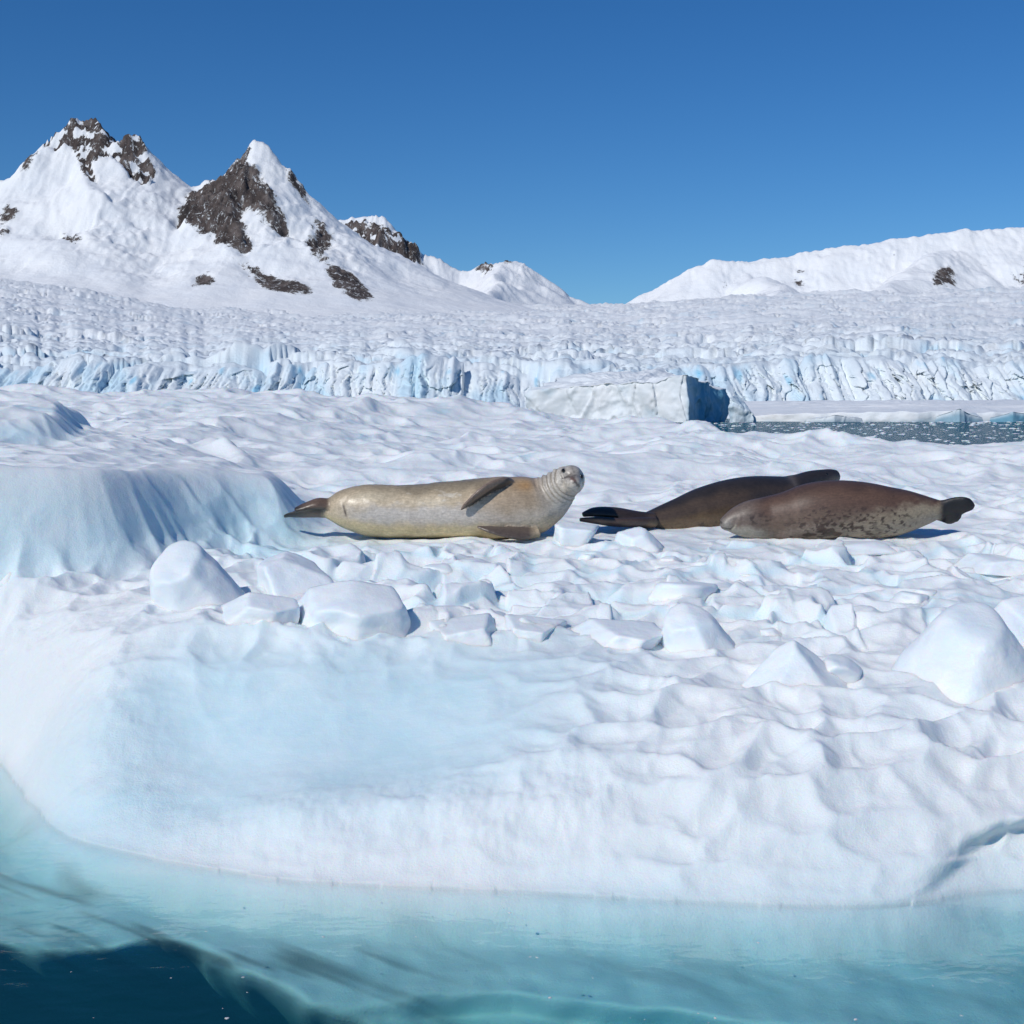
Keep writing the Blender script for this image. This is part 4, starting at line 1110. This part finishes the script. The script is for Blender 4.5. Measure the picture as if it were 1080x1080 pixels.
def berg_pts(*pts): return [W(px, 0, Y)[:2] for px, Y in pts], [EYE + (HOR - py) * Y / FOC for px, py, Y in []]
YI = 385.0
def hz(py, Y): return EYE + (HOR - py) * Y / FOC
def bl_main(V, t):
    n = fbm3(V * 0.15, 3)
    right = sst(0, 3, (V[:, 0] - W(728, 0, YI - 5)[0]) - 0.33 * (V[:, 1] - (YI - 5)) + 2.0)  # right face turned from the sun: its shade is painted in as dark blue
    return 0.05 + 0.25 * sst(0.1, 0.5, n) + 0.9 * right * (t < 0.999)
footprint_berg('iceberg', [W(556, 0, 408)[:2], W(640, 0, 394)[:2], W(700, 0, 385)[:2], W(728, 0, 380)[:2], W(768, 0, 416)[:2], W(700, 0, 446)[:2], W(600, 0, 442)[:2]],
               [hz(412, 408), hz(405, 394), hz(402, 385), hz(395, 380), hz(412, 416), hz(390, 446), hz(394, 442)], nz=2.0, blue=bl_main, label='big white iceberg with a sheer dark blue shaded right face in front of the glacier', seed=2, round_=0.5)
footprint_berg('ice_hump', [W(768, 0, 378)[:2], W(797, 0, 377)[:2], W(799, 0, 385)[:2], W(772, 0, 387)[:2]], [hz(420, 378), hz(438, 377), hz(437, 385), hz(411, 387)], nz=1.6, blue=lambda V, t: 0.30 + 0.4 * fbm3(V * .3, 3),
               label='small rugged ice hump right behind the dark blue shaded iceberg face', seed=5, rows=30, per=200)
M_TURQ = glacier_material('turquoise_ice', 0.12, 0.62)
def bl_low(V, t): return np.clip(sst(0.75, 0.25, t + 0.35 * fbm3(V * np.array([.16, .05, .3]) + 4, 3)) * (0.45 + 1.2 * fbm3(V * np.array([.1, .03, .1]) + 9, 2)), 0, 1)
footprint_berg('far_ice_floe', [W(775, 0, 430)[:2], W(860, 0, 415)[:2], W(960, 0, 405)[:2], W(1060, 0, 405)[:2], W(1300, 0, 410)[:2], W(1400, 0, 640)[:2], W(1000, 0, 640)[:2], W(780, 0, 640)[:2]],
               [hz(439, 430), hz(436, 415), hz(434, 405), hz(435, 405), hz(434, 410), hz(421, 640), hz(422, 640), hz(423, 640)], nz=1.2, blue=bl_low, label='long low snow covered ice sheet below the glacier front at right', cat='ice sheet', seed=8, per=900, rows=26, mat=M_BERG, round_=0.3)
footprint_berg('ice_lump', [W(985, 0, 397)[:2], W(1012, 0, 393)[:2], W(1038, 0, 397)[:2], W(1030, 0, 402)[:2], W(990, 0, 402)[:2]], [hz(440, 397), hz(431.5, 393), hz(441, 397), hz(436, 402), hz(437, 402)], nz=0.7,
               blue=lambda V, t: 0.75 - 0.5 * sst(0.6, 1.0, t), label='turquoise domed ice lump at the water edge of the far ice sheet', cat='ice lump', seed=12, per=160, rows=20, mat=M_TURQ, round_=0.3)
footprint_berg('ice_lump', [W(1042, 0, 397)[:2], W(1068, 0, 393)[:2], W(1100, 0, 396)[:2], W(1092, 0, 402)[:2], W(1048, 0, 402)[:2]], [hz(441, 397), hz(434, 393), hz(439, 396), hz(437, 402), hz(439, 402)], nz=0.7,
               blue=lambda V, t: 0.95 - 0.4 * sst(0.7, 1.0, t), label='darker teal ice lump at the right edge of the photo on the far shore', cat='ice lump', seed=15, per=160, rows=20, mat=M_TURQ, round_=0.3)
footprint_berg('ice_lump', [W(850, 0, 403)[:2], W(880, 0, 399)[:2], W(910, 0, 402)[:2], W(905, 0, 407)[:2], W(858, 0, 407)[:2]], [hz(443, 403), hz(437.5, 399), hz(442, 402), hz(439, 407), hz(440, 407)], nz=0.6,
               blue=lambda V, t: 0.5 - 0.4 * sst(0.4, 1.0, t), label='pale bluish ice lump at the water edge left of the turquoise one', cat='ice lump', seed=19, per=140, rows=18, mat=M_TURQ, round_=0.3)

# brash: countless scraps of ice on the water behind the floe
def brash(name, n, fn, size, seed, label):
    r = np.random.RandomState(seed)
    D, F = ICO[4][0], None
    bm = bmesh.new(); bmesh.ops.create_icosphere(bm, subdivisions=1, radius=1)
    U = np.array([v.co for v in bm.verts]); T = np.array([[v.index for v in f.verts] for f in bm.faces]); bm.free()
    V, FF = [], []
    for k in range(n):
        x, y = fn(r)
        s = size(r, y)
        a = r.rand() * 6.28
        q = U * (1 + 0.5 * (r.rand(len(U), 1) - .5)) * np.array([s, s * r.uniform(.4, .9), s * r.uniform(.12, .3)])
        q = np.c_[q[:, 0] * math.cos(a) - q[:, 1] * math.sin(a), q[:, 0] * math.sin(a) + q[:, 1] * math.cos(a), q[:, 2]] + np.array([x, y, 0.0])
        FF.append(T + k * len(U)); V.append(q)
    o = mesh_obj(name, np.vstack(V), np.vstack(FF), M_CHUNK, smooth=False)
    return tag(o, label, 'brash ice', kind='stuff')
def far_pos(r):
    y = 60 + 330 * r.rand() ** 1.3
    return (r.uniform(640, 1300) - 540) * y / FOC, y
brash('brash_ice', 2600, far_pos, lambda r, y: 0.06 + 0.5 * r.rand() ** 4 * (y / 150), 3, 'scraps of white brash ice drifting on the dark water behind the floe')
def near_pos(r):
    while True:
        px, py = r.uniform(-40, 1120), r.uniform(930, 1110)
        Y = EYE * FOC / (py - HOR); x = (px - 540) * Y / FOC
        if floe_height(np.array([[x]]), np.array([[Y]]))[5][0, 0] < -0.05: return x, Y
brash('brash_ice', 70, near_pos, lambda r, y: 0.003 + 0.007 * r.rand() ** 3, 4, 'tiny crumbs of ice floating on the near water before the floe')
